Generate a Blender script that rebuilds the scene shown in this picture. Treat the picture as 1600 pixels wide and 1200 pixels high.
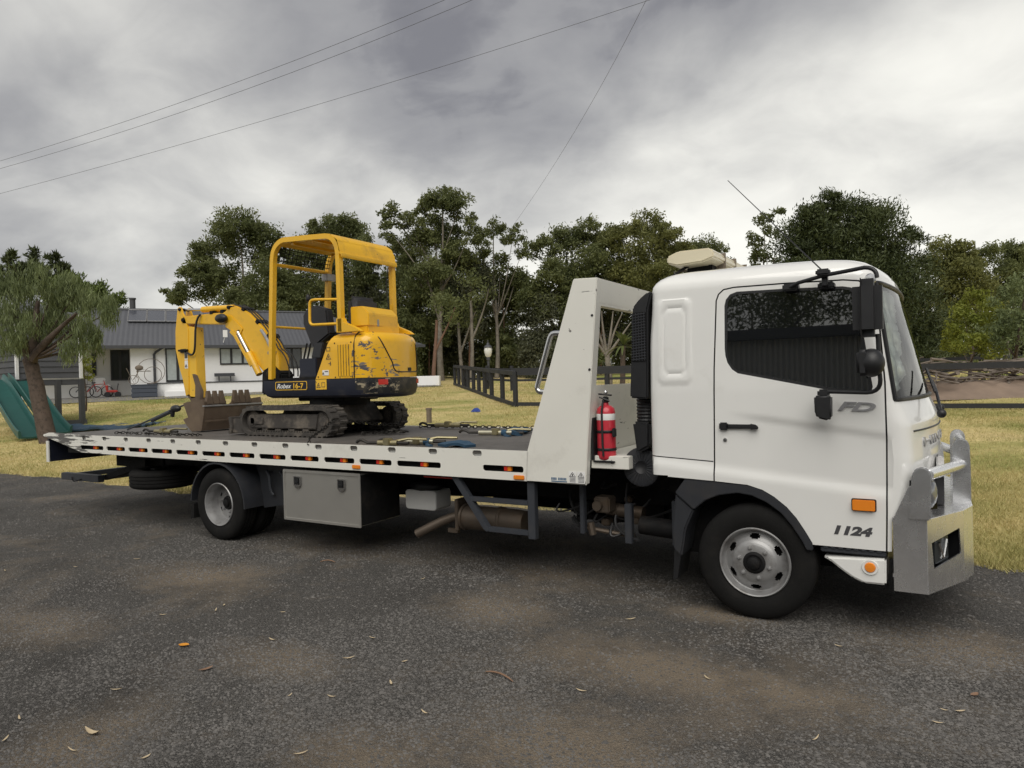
import bpy, bmesh, math, random
import numpy as np
from mathutils import Vector, Matrix
from mathutils.geometry import tessellate_polygon

for o in list(bpy.data.objects): bpy.data.objects.remove(o, do_unlink=True)
scene = bpy.context.scene
COL = scene.collection
R = math.radians
rnd = random.Random(7)
rng = np.random.default_rng(11)

# ------------------------------------------------------------------ camera
FPX, CW, CHH = 1100.0, 1600.0, 1200.0
YAW, PITCH, ROLL = R(30.853), R(-0.4894), R(1.5)
CAM = Vector((1.0874, -5.0262, 1.73))
F0 = Vector((-math.sin(YAW), math.cos(YAW), 0)); R0 = Vector((math.cos(YAW), math.sin(YAW), 0)); U0 = Vector((0, 0, 1))
FW = F0*math.cos(PITCH)+U0*math.sin(PITCH); UP0 = U0*math.cos(PITCH)-F0*math.sin(PITCH)
RT = R0*math.cos(ROLL)-UP0*math.sin(ROLL); UP = R0*math.sin(ROLL)+UP0*math.cos(ROLL)
cd = bpy.data.cameras.new('camera'); cam = bpy.data.objects.new('camera', cd); COL.objects.link(cam)
cd.sensor_width = 36; cd.lens = 36*FPX/CW; cd.clip_end = 2000; cd.clip_start = .05
m = Matrix.Identity(4)
for i in range(3): m[i][0], m[i][1], m[i][2], m[i][3] = RT[i], UP[i], -FW[i], CAM[i]
cam.matrix_world = m
scene.camera = cam

# ------------------------------------------------------------------ sky, sun, exposure
SKYLOC = (20.1, 3.3, 0)
SUN_EL, SUN_AZ = R(52), R(-62)      # azimuth measured from +X towards +Y: the sun stands behind the photographer
sdir = Vector((math.cos(SUN_EL)*math.cos(SUN_AZ), math.cos(SUN_EL)*math.sin(SUN_AZ), math.sin(SUN_EL)))
w = bpy.data.worlds.new('World'); scene.world = w; w.use_nodes = True
nt = w.node_tree; N = nt.nodes; L = nt.links; N.clear()
def wn(t, **k):
    n = N.new(t)
    for a, b in k.items(): setattr(n, a, b)
    return n
out = wn('ShaderNodeOutputWorld')
sky = wn('ShaderNodeTexSky', sky_type='NISHITA', sun_disc=False, sun_elevation=SUN_EL, sun_rotation=R(90)-SUN_AZ)
bg1 = wn('ShaderNodeBackground'); bg1.inputs[1].default_value = .07; L.new(sky.outputs[0], bg1.inputs[0])
tc = wn('ShaderNodeTexCoord'); sep = wn('ShaderNodeSeparateXYZ'); L.new(tc.outputs['Generated'], sep.inputs[0])
def wm(op, a, b=None, clamp=False):
    n = wn('ShaderNodeMath', operation=op, use_clamp=clamp)
    for i, v in enumerate((a, b)):
        if v is None: continue
        if isinstance(v, (int, float)): n.inputs[i].default_value = v
        else: L.new(v, n.inputs[i])
    return n.outputs[0]
zc = wm('ADD', wm('MAXIMUM', sep.outputs[2], 0.0), .38)
cx_ = wm('DIVIDE', sep.outputs[0], zc); cy_ = wm('DIVIDE', sep.outputs[1], zc)
comb = wn('ShaderNodeCombineXYZ'); L.new(cx_, comb.inputs[0]); L.new(cy_, comb.inputs[1])
mp = wn('ShaderNodeMapping'); L.new(comb.outputs[0], mp.inputs[0])
mp.inputs['Rotation'].default_value = (0, 0, R(-20)); mp.inputs['Location'].default_value = SKYLOC; mp.inputs['Scale'].default_value = (1.0, 1.15, 1)
def wnoise(sc, det, ro, dist):
    q = wn('ShaderNodeTexNoise'); L.new(mp.outputs[0], q.inputs['Vector'])
    for k_, v_ in (('Scale', sc), ('Detail', det), ('Roughness', ro), ('Distortion', dist)): q.inputs[k_].default_value = v_
    return q.outputs[0]
n1 = wnoise(.75, 3, .45, .3); n2 = wnoise(2.2, 6, .52, .35); n3 = wnoise(7.0, 6, .55, .6)
cl = wm('ADD', wm('ADD', wm('MULTIPLY', n1, .65), wm('MULTIPLY', n2, .27)), wm('MULTIPLY', n3, .08))
hor = wm('MULTIPLY', wm('POWER', wm('SUBTRACT', 1.0, wm('MAXIMUM', sep.outputs[2], 0.0)), 3.5), .20)
cl = wm('ADD', cl, hor)
ramp = wn('ShaderNodeValToRGB'); L.new(cl, ramp.inputs[0]); ramp.color_ramp.interpolation = 'B_SPLINE'
e = ramp.color_ramp.elements
e[0].position = .47; e[0].color = (.118, .117, .128, 1)
e[1].position = .71; e[1].color = (.60, .59, .545, 1)
x = e.new(.50); x.color = (.180, .179, .186, 1)
x = e.new(.59); x.color = (.295, .292, .285, 1)
bg2 = wn('ShaderNodeBackground'); L.new(ramp.outputs[0], bg2.inputs[0]); bg2.inputs[1].default_value = 1.0
mix = wn('ShaderNodeMixShader'); mix.inputs[0].default_value = .95
L.new(bg1.outputs[0], mix.inputs[1]); L.new(bg2.outputs[0], mix.inputs[2]); L.new(mix.outputs[0], out.inputs[0])

sl = bpy.data.lights.new('sun', 'SUN'); sl.energy = 1.5; sl.angle = R(60); sl.color = (1, .96, .89)
so = bpy.data.objects.new('sun', sl); COL.objects.link(so)
so.rotation_euler = (-sdir).to_track_quat('-Z', 'Y').to_euler()
vs = scene.view_settings
vs.view_transform = 'Standard'; vs.look = 'None'; vs.gamma = 1; vs.exposure = .85; vs.use_curve_mapping = False

# ------------------------------------------------------------------ pixel helpers (photo pixel + a known distance -> a place)
def ray(px, py): return (FW*FPX+RT*(px-800)+UP*(600-py)).normalized()
def at(px, py, d):
    r = ray(px, py); return CAM+r*(d/r.dot(F0))
def ground_pt(px, py, z=0):
    r = ray(px, py); return CAM+r*((z-CAM.z)/r.z)
def sstep(a, b, x):
    t = min(1, max(0, (x-a)/(b-a))); return t*t*(3-2*t)
def npstep(a, b, x):
    t = np.clip((x-a)/(b-a), 0, 1); return t*t*(3-2*t)
def terr(x, y):
    x = np.asarray(x, float); y = np.asarray(y, float)
    g = .03*np.maximum(0, y-3)+.0175*np.clip(1.087-x, 0, 60)
    g = np.where(g > 2.0, 2.0+(g-2.0)*.25, g)
    return npstep(2.2, 14, y)*np.minimum(g, 4.0)
def ht(x, y): return float(terr(x, y))
def on_ground(px, d):
    p = at(px, 600, d); p.z = ht(p.x, p.y); return p

# ------------------------------------------------------------------ materials
def mat(name, col, rough=.55, metal=0., var=.12, vs_=6., bump=0., bs=60., coat=0., spec=None, dirt=None, rvar=.12, chips=None, island=0.):
    mt = bpy.data.materials.new(name); mt.use_nodes = True
    t = mt.node_tree; n = t.nodes; l = t.links
    b = n['Principled BSDF']
    tcn = n.new('ShaderNodeTexCoord')
    def noise(s, det=5, r_=.55):
        q = n.new('ShaderNodeTexNoise'); q.inputs['Scale'].default_value = s; q.inputs['Detail'].default_value = det; q.inputs['Roughness'].default_value = r_
        l.new(tcn.outputs['Object'], q.inputs['Vector']); return q
    def mixc(fac, a, bb):
        q = n.new('ShaderNodeMix'); q.data_type = 'RGBA'
        if isinstance(fac, float): q.inputs[0].default_value = fac
        else: l.new(fac, q.inputs[0])
        for i, v in ((6, a), (7, bb)):
            if isinstance(v, tuple): q.inputs[i].default_value = (*v[:3], 1)
            else: l.new(v, q.inputs[i])
        return q.outputs[2]
    q = noise(vs_)
    lo = tuple(c*(1-var) for c in col); hi = tuple(min(1, c*(1+var)) for c in col)
    c = mixc(q.outputs[0], lo, hi)
    if island:
        g = n.new('ShaderNodeNewGeometry'); mr = n.new('ShaderNodeMapRange'); mr.inputs[3].default_value = 1-island; mr.inputs[4].default_value = 1+island
        l.new(g.outputs['Random Per Island'], mr.inputs[0])
        mu = n.new('ShaderNodeMix'); mu.data_type = 'RGBA'; mu.blend_type = 'MULTIPLY'; mu.inputs[0].default_value = 1
        l.new(c, mu.inputs[6]); l.new(mr.outputs[0], mu.inputs[7]); c = mu.outputs[2]
    def thr(q, a, bb):
        mr = n.new('ShaderNodeMapRange'); mr.inputs[1].default_value = a; mr.inputs[2].default_value = bb; l.new(q.outputs[0], mr.inputs[0]); return mr.outputs[0]
    if dirt:   # (colour, scale, threshold, softness, amount)
        dq = noise(dirt[1], 8, .65); f = thr(dq, dirt[2], dirt[2]+dirt[3])
        mm = n.new('ShaderNodeMath'); mm.operation = 'MULTIPLY'; mm.inputs[1].default_value = dirt[4]; l.new(f, mm.inputs[0])
        c = mixc(mm.outputs[0], c, dirt[0])
    if chips:
        dq = noise(chips[1], 6, .6); f = thr(dq, chips[2], chips[2]+.02); c = mixc(f, c, chips[0])
    l.new(c, b.inputs['Base Color'])
    b.inputs['Roughness'].default_value = rough; b.inputs['Metallic'].default_value = metal
    if rvar:
        q2 = noise(vs_*2.3, 6); mr = n.new('ShaderNodeMapRange'); mr.inputs[3].default_value = max(.02, rough-rvar*rough*1.5); mr.inputs[4].default_value = min(1, rough+rvar*1.2)
        l.new(q2.outputs[0], mr.inputs[0]); l.new(mr.outputs[0], b.inputs['Roughness'])
    if coat: b.inputs['Coat Weight'].default_value = coat; b.inputs['Coat Roughness'].default_value = .06
    if spec is not None: b.inputs['Specular IOR Level'].default_value = spec
    if bump:
        bq = noise(bs, 6, .6); bn = n.new('ShaderNodeBump'); bn.inputs['Strength'].default_value = bump; bn.inputs['Distance'].default_value = .01
        l.new(bq.outputs[0], bn.inputs['Height']); l.new(bn.outputs[0], b.inputs['Normal'])
    return mt
def leaf_mat(name, c1, c2, trans=.4, rough=.55):
    mt = bpy.data.materials.new(name); mt.use_nodes = True
    t = mt.node_tree; n = t.nodes; l = t.links; n.clear()
    o = n.new('ShaderNodeOutputMaterial'); g = n.new('ShaderNodeNewGeometry')
    tcn = n.new('ShaderNodeTexCoord'); q = n.new('ShaderNodeTexNoise'); q.inputs['Scale'].default_value = .55; q.inputs['Detail'].default_value = 3
    l.new(tcn.outputs['Object'], q.inputs['Vector'])
    ad = n.new('ShaderNodeMath'); ad.operation = 'MULTIPLY_ADD'; ad.inputs[1].default_value = .38; l.new(g.outputs['Random Per Island'], ad.inputs[0])
    mr = n.new('ShaderNodeMapRange'); mr.inputs[1].default_value = .3; mr.inputs[2].default_value = .7; mr.inputs[4].default_value = .68; l.new(q.outputs[0], mr.inputs[0]); l.new(mr.outputs[0], ad.inputs[2])
    mx = n.new('ShaderNodeMix'); mx.data_type = 'RGBA'; l.new(ad.outputs[0], mx.inputs[0]); mx.inputs[6].default_value = (*c1, 1); mx.inputs[7].default_value = (*c2, 1)
    p = n.new('ShaderNodeBsdfPrincipled'); p.inputs['Roughness'].default_value = rough; p.inputs['Specular IOR Level'].default_value = .3; l.new(mx.outputs[2], p.inputs['Base Color'])
    tr = n.new('ShaderNodeBsdfTranslucent'); l.new(mx.outputs[2], tr.inputs[0])
    ms = n.new('ShaderNodeMixShader'); ms.inputs[0].default_value = trans; l.new(p.outputs[0], ms.inputs[1]); l.new(tr.outputs[0], ms.inputs[2]); l.new(ms.outputs[0], o.inputs[0])
    return mt
M = {}
M['white'] = mat('white_paint', (.78, .78, .755), .28, var=.03, vs_=3, coat=.9, rvar=.03, dirt=((.45, .42, .36), 2.6, .60, .2, .25))
M['deckwhite'] = mat('white_deck_paint', (.74, .73, .67), .42, var=.05, vs_=2.5, dirt=((.36, .33, .28), 3.0, .56, .22, .35), chips=((.16, .15, .14), 9, .70))
M['tailwhite'] = mat('scuffed_white_paint', (.73, .72, .66), .45, var=.06, dirt=((.3, .28, .25), 4, .52, .2, .45), chips=((.08, .08, .08), 6, .63))
M['black'] = mat('black_plastic', (.011, .0115, .013), .42, var=.2, bump=.15, bs=300)
M['fender'] = mat('dark_grey_plastic', (.022, .024, .029), .5, var=.2, bump=.1, bs=300, dirt=((.05, .045, .04), 5, .5, .3, .5))
M['rubber'] = mat('tyre_rubber', (.0095, .0093, .009), .8, spec=.2, var=.25, bump=.25, bs=120, dirt=((.030, .026, .022), 6, .52, .25, .35))
M['under'] = mat('chassis_black', (.007, .007, .0075), .7, spec=.25, var=.4, vs_=9, bump=.3, bs=40, dirt=((.032, .026, .021), 6, .52, .25, .6))
M['frame'] = mat('slate_steel', (.034, .038, .046), .5, var=.15, dirt=((.07, .062, .055), 8, .55, .25, .5))
M['alu'] = mat('polished_aluminium', (.92, .925, .94), .21, metal=.95, var=.05, vs_=5, rvar=.12, bump=.015, bs=12)
M['chrome'] = mat('chrome', (.66, .66, .66), .17, metal=1., var=.03, rvar=.04)
M['rim'] = mat('rim_silver', (.33, .33, .33), .42, metal=.5, var=.15, dirt=((.12, .10, .085), 9, .48, .25, .65))
M['stainless'] = mat('brushed_stainless', (.47, .46, .43), .30, metal=.7, var=.07, vs_=3, rvar=.12, bump=.04, bs=90)
M['deck'] = mat('worn_steel_deck', (.125, .115, .105), .5, metal=.3, var=.25, vs_=3, bump=.25, bs=90, dirt=((.055, .05, .045), 4, .5, .2, .7))
M['muffler'] = mat('muffler_steel', (.125, .10, .078), .5, metal=.6, var=.2, dirt=((.12, .08, .05), 7, .5, .2, .7))
M['amber'] = mat('amber_lens', (.80, .24, .02), .2, var=.1, coat=.5)
M['redlens'] = mat('red_lens', (.55, .03, .02), .2, var=.1, coat=.5)
M['red'] = mat('extinguisher_red', (.50, .028, .045), .33, var=.08, coat=.3)
M['whiteprint'] = mat('white_print', (.78, .78, .76), .5, var=.05)
M['darkprint'] = mat('dark_print', (.06, .06, .065), .5, var=.05)
M['blueprint'] = mat('blue_print', (.05, .12, .22), .5, var=.05)
M['badge'] = mat('grey_badge', (.34, .34, .35), .35, metal=.3, var=.05)
M['sideglass'] = mat('tinted_glass', (.006, .007, .008), .015, var=.0, rvar=0, spec=1.0)
M['sideglass'].node_tree.nodes['Principled BSDF'].inputs['IOR'].default_value = 1.62
M['cream'] = mat('cream_lens', (.66, .60, .44), .3, var=.06, coat=.3)
M['jug'] = mat('white_plastic_jug', (.62, .62, .60), .5, var=.08)
M['blue'] = mat('blue_webbing', (.018, .055, .10), .85, var=.35, vs_=14)
M['navy'] = mat('navy_paint', (.012, .015, .028), .4, var=.2, dirt=((.06, .055, .05), 6, .55, .2, .5), chips=((.16, .14, .12), 10, .70))
M['yellow'] = mat('yellow_paint', (.78, .44, .014), .40, var=.08, vs_=4, coat=.25, dirt=((.34, .20, .035), 4, .54, .2, .6), chips=((.07, .06, .05), 11, .69))
M['hood'] = mat('chipped_yellow_paint', (.80, .44, .012), .33, var=.06, vs_=4, coat=.4, dirt=((.45, .25, .03), 5, .58, .2, .4), chips=((.07, .07, .08), 4.5, .645))
M['cweight'] = mat('scraped_black_counterweight', (.016, .017, .02), .45, var=.2, dirt=((.10, .085, .06), 6, .5, .15, .7), chips=((.30, .26, .2), 8, .66))
M['stickyel'] = mat('pale_yellow_arm_plate', (.82, .49, .04), .45, var=.1, chips=((.12, .08, .05), 14, .66))
M['mud'] = mat('rusty_bucket_steel', (.135, .098, .068), .62, metal=.25, var=.35, vs_=7, bump=.3, bs=60, dirt=((.20, .15, .10), 4, .5, .2, .6))
M['trackrubber'] = mat('dusty_track_rubber', (.048, .043, .038), .85, var=.3, bump=.3, bs=70, dirt=((.16, .14, .115), 6, .47, .2, .7))
M['trackframe'] = mat('muddy_track_frame', (.05, .044, .039), .75, var=.4, bump=.4, bs=30, dirt=((.20, .17, .135), 5, .47, .2, .75))
M['seat'] = mat('charcoal_vinyl', (.024, .025, .029), .55, var=.15, bump=.1, bs=200)
M['hose'] = mat('hydraulic_hose', (.015, .015, .016), .45, var=.2)
M['chain'] = mat('dark_chain_steel', (.045, .042, .038), .5, metal=.7, var=.4)
M['zinc'] = mat('zinc_plated_steel', (.58, .55, .42), .3, metal=.9, var=.15, vs_=12)
M['brass'] = mat('yellow_zinc', (.36, .32, .19), .4, metal=.85, var=.2, vs_=12)
def chip_mask(mt, pt, rad, scale, thr, col):
    t = mt.node_tree; n = t.nodes; l = t.links; b = n['Principled BSDF']; src = b.inputs['Base Color'].links[0].from_socket
    tcn = n.new('ShaderNodeTexCoord'); dn = n.new('ShaderNodeVectorMath'); dn.operation = 'DISTANCE'; dn.inputs[1].default_value = pt; l.new(tcn.outputs['Object'], dn.inputs[0])
    mr = n.new('ShaderNodeMapRange'); mr.inputs[1].default_value = rad; mr.inputs[2].default_value = rad*.3; mr.inputs[4].default_value = .16; l.new(dn.outputs['Value'], mr.inputs[0])
    mp_ = n.new('ShaderNodeMapping'); mp_.inputs['Scale'].default_value = scale; l.new(tcn.outputs['Object'], mp_.inputs[0]); q = n.new('ShaderNodeTexNoise'); q.inputs['Scale'].default_value = 1; q.inputs['Detail'].default_value = 7; q.inputs['Roughness'].default_value = .65; l.new(mp_.outputs[0], q.inputs['Vector'])
    ad = n.new('ShaderNodeMath'); l.new(q.outputs[0], ad.inputs[0]); l.new(mr.outputs[0], ad.inputs[1])
    th = n.new('ShaderNodeMapRange'); th.inputs[1].default_value = thr; th.inputs[2].default_value = thr+.02; l.new(ad.outputs[0], th.inputs[0])
    mx = n.new('ShaderNodeMix'); mx.data_type = 'RGBA'; l.new(th.outputs[0], mx.inputs[0]); l.new(src, mx.inputs[6]); mx.inputs[7].default_value = (*col, 1); l.new(mx.outputs[2], b.inputs['Base Color'])
chip_mask(M['hood'], (.90, -.44, .76), .52, (8, 8, 13), .69, (.075, .075, .085))
chip_mask(M['hood'], (.95, -.25, .68), .45, (5, 5, 22), .71, (.16, .15, .14))
chip_mask(M['deckwhite'], (-5.0, -1.2, 1.0), 1.9, (2.2, 6, 26), .67, (.11, .105, .10))
chip_mask(M['cweight'], (.9, -.3, .5), .7, (7, 7, 16), .70, (.34, .29, .2))
# the place
M['wood_black'] = mat('black_stained_timber', (.020, .021, .024), .75, var=.3, bump=.2, bs=50)
M['wood_old'] = mat('weathered_timber', (.16, .13, .10), .85, var=.3, bump=.3, bs=40)
M['wallwhite'] = mat('white_render', (.80, .80, .79), .8, var=.04, bump=.1, bs=20)
M['wallgrey'] = mat('light_grey_cladding', (.58, .58, .57), .75, var=.05)
M['roof'] = mat('charcoal_roof_steel', (.080, .083, .092), .45, var=.08, vs_=.6)
M['gutter'] = mat('charcoal_gutter', (.05, .052, .058), .45, var=.1)
M['winframe'] = mat('black_window_frame', (.02, .021, .023), .4, var=.1)
M['curtain'] = mat('pale_curtain_glass', (.40, .44, .43), .15, var=.25, vs_=5, spec=.6)
M['darkglass'] = mat('dark_house_glass', (.03, .034, .035), .06, var=.3, vs_=1.5, spec=.7)
M['solar'] = mat('solar_cell', (.06, .065, .08), .2, var=.1, coat=.4)
M['paving'] = mat('grey_paving', (.17, .165, .16), .8, var=.15, bump=.2, bs=15)
M['planter'] = mat('blue_grey_planter', (.055, .065, .085), .6, var=.1)
M['cubby'] = mat('charcoal_weatherboard', (.058, .060, .066), .65, var=.12, vs_=3, bump=.1, bs=30)
M['trim'] = mat('white_trim', (.74, .74, .74), .5, var=.04)
M['slide'] = mat('dark_green_slide_plastic', (.018, .085, .075), .38, var=.12, vs_=2)
M['tarp'] = mat('blue_tarp', (.035, .07, .11), .6, var=.3, vs_=3)
M['bark'] = mat('brown_furrowed_bark', (.085, .062, .048), .9, var=.45, vs_=6, bump=.9, bs=14, dirt=((.035, .026, .02), 9, .5, .1, .7))
M['palebark'] = mat('pale_gum_bark', (.19, .17, .14), .8, var=.35, vs_=3, bump=.3, bs=12, dirt=((.085, .068, .055), 2, .45, .2, .8))
M['redbark'] = mat('reddish_bark', (.15, .085, .055), .85, var=.35, vs_=4, bump=.4, bs=14)
M['lampglass'] = mat('frosted_lamp_glass', (.72, .72, .68), .3, var=.05)
M['wire'] = mat('power_cable', (.05, .05, .055), .5, var=.1)
M['shedwall'] = mat('grey_corrugated_steel', (.66, .67, .66), .45, var=.08)
M['dirt'] = mat('brown_dirt', (.21, .155, .115), .95, var=.3, vs_=2, bump=.6, bs=8)
M['branch'] = mat('dead_branch', (.17, .14, .115), .9, var=.35, vs_=3, bump=.3, bs=20)
M['redplastic'] = mat('red_plastic', (.45, .04, .03), .45, var=.1)
M['stone'] = mat('gravel_stone', (.108, .102, .095), .9, var=.35, vs_=1.2, island=.42)
M['dryleaf'] = mat('pale_dry_leaf', (.52, .42, .27), .7, var=.3, vs_=20)
M['brownleaf'] = mat('brown_dry_leaf', (.22, .13, .08), .7, var=.3, vs_=20)
M['orangeleaf'] = mat('orange_leaf', (.62, .26, .02), .6, var=.2, vs_=20)
M['gum'] = leaf_mat('gum_leaves', (0.055, 0.072, 0.024), (0.205, 0.225, 0.088))
M['gum2'] = leaf_mat('olive_gum_leaves', (0.078, 0.09, 0.026), (0.26, 0.265, 0.092))
M['greyleaf'] = leaf_mat('grey_green_leaves', (0.052, 0.06, 0.032), (0.15, 0.158, 0.095))
M['cyp'] = leaf_mat('cypress_foliage', (0.026, 0.038, 0.014), (0.088, 0.108, 0.04), .15)
M['hedge'] = leaf_mat('bright_conifer_foliage', (0.05, 0.078, 0.02), (0.165, 0.21, 0.058), .2)
M['pepper'] = leaf_mat('pepper_tree_leaves', (0.085, 0.115, 0.045), (0.24, 0.28, 0.125), .35)
M['yelbush'] = leaf_mat('yellow_green_leaves', (0.1, 0.13, 0.018), (0.34, 0.36, 0.065), .35)
M['palm'] = leaf_mat('palm_leaves', (.06, .085, .025), (.18, .21, .07), .3)
M['grass'] = leaf_mat('grass_blades', (.25, .26, .075), (.66, .54, .27), .3, .7)

# ------------------------------------------------------------------ mesh helpers
def merge(bm, tmp):
    me = bpy.data.meshes.new('t'); tmp.to_mesh(me); tmp.free(); bm.from_mesh(me); bpy.data.meshes.remove(me)
def v3(axis, u, v, a):
    return {'y': (u, a, v), 'x': (a, u, v), 'z': (u, v, a)}[axis]
def prism(bm, pts, a0, a1, axis='y', bev=0., seg=2):
    t = bmesh.new()
    A = [t.verts.new(v3(axis, u, v, a0)) for u, v in pts]; B = [t.verts.new(v3(axis, u, v, a1)) for u, v in pts]
    t.faces.new(A); t.faces.new(B[::-1]); n = len(pts)
    for i in range(n): t.faces.new((A[i], B[i], B[(i+1) % n], A[(i+1) % n]))
    bmesh.ops.recalc_face_normals(t, faces=t.faces)
    if bev: bmesh.ops.bevel(t, geom=list(t.edges), offset=bev, segments=seg, affect='EDGES', clamp_overlap=True)
    merge(bm, t)
def box(bm, x0, x1, y0, y1, z0, z1, bev=0., seg=2):
    prism(bm, [(x0, z0), (x1, z0), (x1, z1), (x0, z1)], y0, y1, 'y', bev, seg)
def obox(bm, c, u, v, su, sv, z0, z1, bev=0.):      # box on a turned footprint
    t = bmesh.new(); c = Vector(c); P = []
    for a, b in ((-1, -1), (1, -1), (1, 1), (-1, 1)): P.append(c+Vector(u)*a*su/2+Vector(v)*b*sv/2)
    A = [t.verts.new((p.x, p.y, z0)) for p in P]; B = [t.verts.new((p.x, p.y, z1)) for p in P]
    t.faces.new(A[::-1]); t.faces.new(B)
    for i in range(4): t.faces.new((A[i], A[(i+1) % 4], B[(i+1) % 4], B[i]))
    bmesh.ops.recalc_face_normals(t, faces=t.faces)
    if bev: bmesh.ops.bevel(t, geom=list(t.edges), offset=bev, segments=2, affect='EDGES')
    merge(bm, t)
def plate(bm, outer, holes, a0, a1, axis='y'):
    polys = [outer]+holes; flat = [p for q in polys for p in q]
    tris = tessellate_polygon([[Vector((u, v, 0)) for u, v in q] for q in polys])
    t = bmesh.new()
    A = [t.verts.new(v3(axis, u, v, a0)) for u, v in flat]; B = [t.verts.new(v3(axis, u, v, a1)) for u, v in flat]
    for a, b, c in tris:
        try: t.faces.new((A[a], A[b], A[c])); t.faces.new((B[c], B[b], B[a]))
        except ValueError: pass
    k = 0
    for q in polys:
        n = len(q)
        for i in range(n): t.faces.new((A[k+i], A[k+(i+1) % n], B[k+(i+1) % n], B[k+i]))
        k += n
    bmesh.ops.recalc_face_normals(t, faces=t.faces); merge(bm, t)
def sweep(bm, pts, sec, cap=True, up=Vector((0, 0, 1)), scale=None):
    P = [Vector(p) for p in pts]; rings = []; n = len(P); prev = None
    for i in range(n):
        d = (P[min(i+1, n-1)]-P[max(i-1, 0)]).normalized()
        if prev is None:
            u = up if abs(d.dot(up)) < .95 else Vector((0, 1, 0)) if abs(d.y) < .9 else Vector((1, 0, 0))
            a = d.cross(u).normalized()
        else: a = (prev-d*prev.dot(d)).normalized()
        prev = a; b = a.cross(d).normalized(); s = scale[i] if scale else 1
        rings.append([bm.verts.new(P[i]+a*x*s+b*y*s) for x, y in sec])
    m_ = len(sec)
    for i in range(n-1):
        for j in range(m_): bm.faces.new((rings[i][j], rings[i][(j+1) % m_], rings[i+1][(j+1) % m_], rings[i+1][j]))
    if cap: bm.faces.new(rings[0][::-1]); bm.faces.new(rings[-1])
def tube(bm, pts, r, n=8, scale=None):
    sweep(bm, pts, [(r*math.cos(2*math.pi*k/n), r*math.sin(2*math.pi*k/n)) for k in range(n)], scale=scale)
def bez(*P, n=8):
    P = [Vector(p) for p in P]; o = []
    for k in range(n+1):
        t = k/n; Q = P[:]
        while len(Q) > 1: Q = [Q[i].lerp(Q[i+1], t) for i in range(len(Q)-1)]
        o.append(Q[0])
    return o
def lathe(bm, prof, c, axis=(0, 1, 0), n=32, skip=None):
    c = Vector(c); ax = Vector(axis).normalized(); u = ax.orthogonal().normalized(); v = ax.cross(u); rings = []
    for r, t in prof:
        rings.append([bm.verts.new(c+ax*t+(u*math.cos(2*math.pi*k/n)+v*math.sin(2*math.pi*k/n))*max(r, 1e-4)) for k in range(n)])
    for i in range(len(prof)-1):
        for k in range(n):
            if skip and skip(i, k): continue
            bm.faces.new((rings[i][k], rings[i][(k+1) % n], rings[i+1][(k+1) % n], rings[i+1][k]))
def ellip(bm, c, rx, ry, rz, u=14, v=9):
    t = bmesh.new(); bmesh.ops.create_uvsphere(t, u_segments=u, v_segments=v, radius=1)
    bmesh.ops.transform(t, matrix=Matrix.Translation(c) @ Matrix.Diagonal((rx, ry, rz, 1)), verts=t.verts); merge(bm, t)
def rrect(x0, x1, z0, z1, r, n=4):
    o = []
    for cx, cz, a in ((x1-r, z1-r, 0), (x0+r, z1-r, 90), (x0+r, z0+r, 180), (x1-r, z0+r, 270)):
        for k in range(n+1): t = R(a+90*k/n); o.append((cx+r*math.cos(t), cz+r*math.sin(t)))
    return o
ORG = {}
def finish(name, me, mt, parent, base, smooth):
    if not isinstance(mt, (list, tuple)): mt = [mt]
    for q in mt: me.materials.append(M[q] if isinstance(q, str) else q)
    if smooth:
        me.polygons.foreach_set('use_smooth', [True]*len(me.polygons)); me.set_sharp_from_angle(angle=R(smooth))
    o = bpy.data.objects.new(name, me); COL.objects.link(o)
    if parent is not None:
        o.parent = parent; ORG[o] = ORG[parent]
    else:
        o.location = base; ORG[o] = Vector(base)
    return o
def obj(name, bm, mt, parent=None, base=(0, 0, 0), smooth=38, recalc=True):
    org = ORG[parent] if parent is not None else Vector(base)
    if recalc: bmesh.ops.recalc_face_normals(bm, faces=bm.faces)
    bmesh.ops.translate(bm, vec=-org, verts=bm.verts)
    me = bpy.data.meshes.new(name); bm.to_mesh(me); bm.free()
    return finish(name, me, mt, parent, base, smooth)
def npmesh(name, V, faces_n, mt, parent=None, base=(0, 0, 0), smooth=0, kind=None):   # V (k*n,3): k separate faces of n corners
    org = ORG[parent] if parent is not None else Vector(base)
    V = np.asarray(V, np.float32).reshape(-1, 3)-np.array(org, np.float32); k = len(V)//faces_n
    me = bpy.data.meshes.new(name); me.vertices.add(len(V)); me.vertices.foreach_set('co', V.ravel())
    me.loops.add(len(V)); me.loops.foreach_set('vertex_index', np.arange(len(V), dtype=np.int32))
    me.polygons.add(k); me.polygons.foreach_set('loop_start', np.arange(k, dtype=np.int32)*faces_n); me.update(calc_edges=True)
    return finish(name, me, mt, parent, base, smooth)
def thing(name, label, cat, base, group=None):
    o = bpy.data.objects.new(name, None); COL.objects.link(o); o.location = base; ORG[o] = Vector(base); o.empty_display_size = .2
    return tag(o, label, cat, group)
def tag(o, label, cat, group=None):
    o['label'] = label; o['category'] = cat
    if group: o['group'] = group
    return o
def struct(o, kind='structure'):
    o['kind'] = kind; return o
def part_empty(name, parent):
    o = bpy.data.objects.new(name, None); COL.objects.link(o); o.parent = parent; ORG[o] = ORG[parent]; return o
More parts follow.
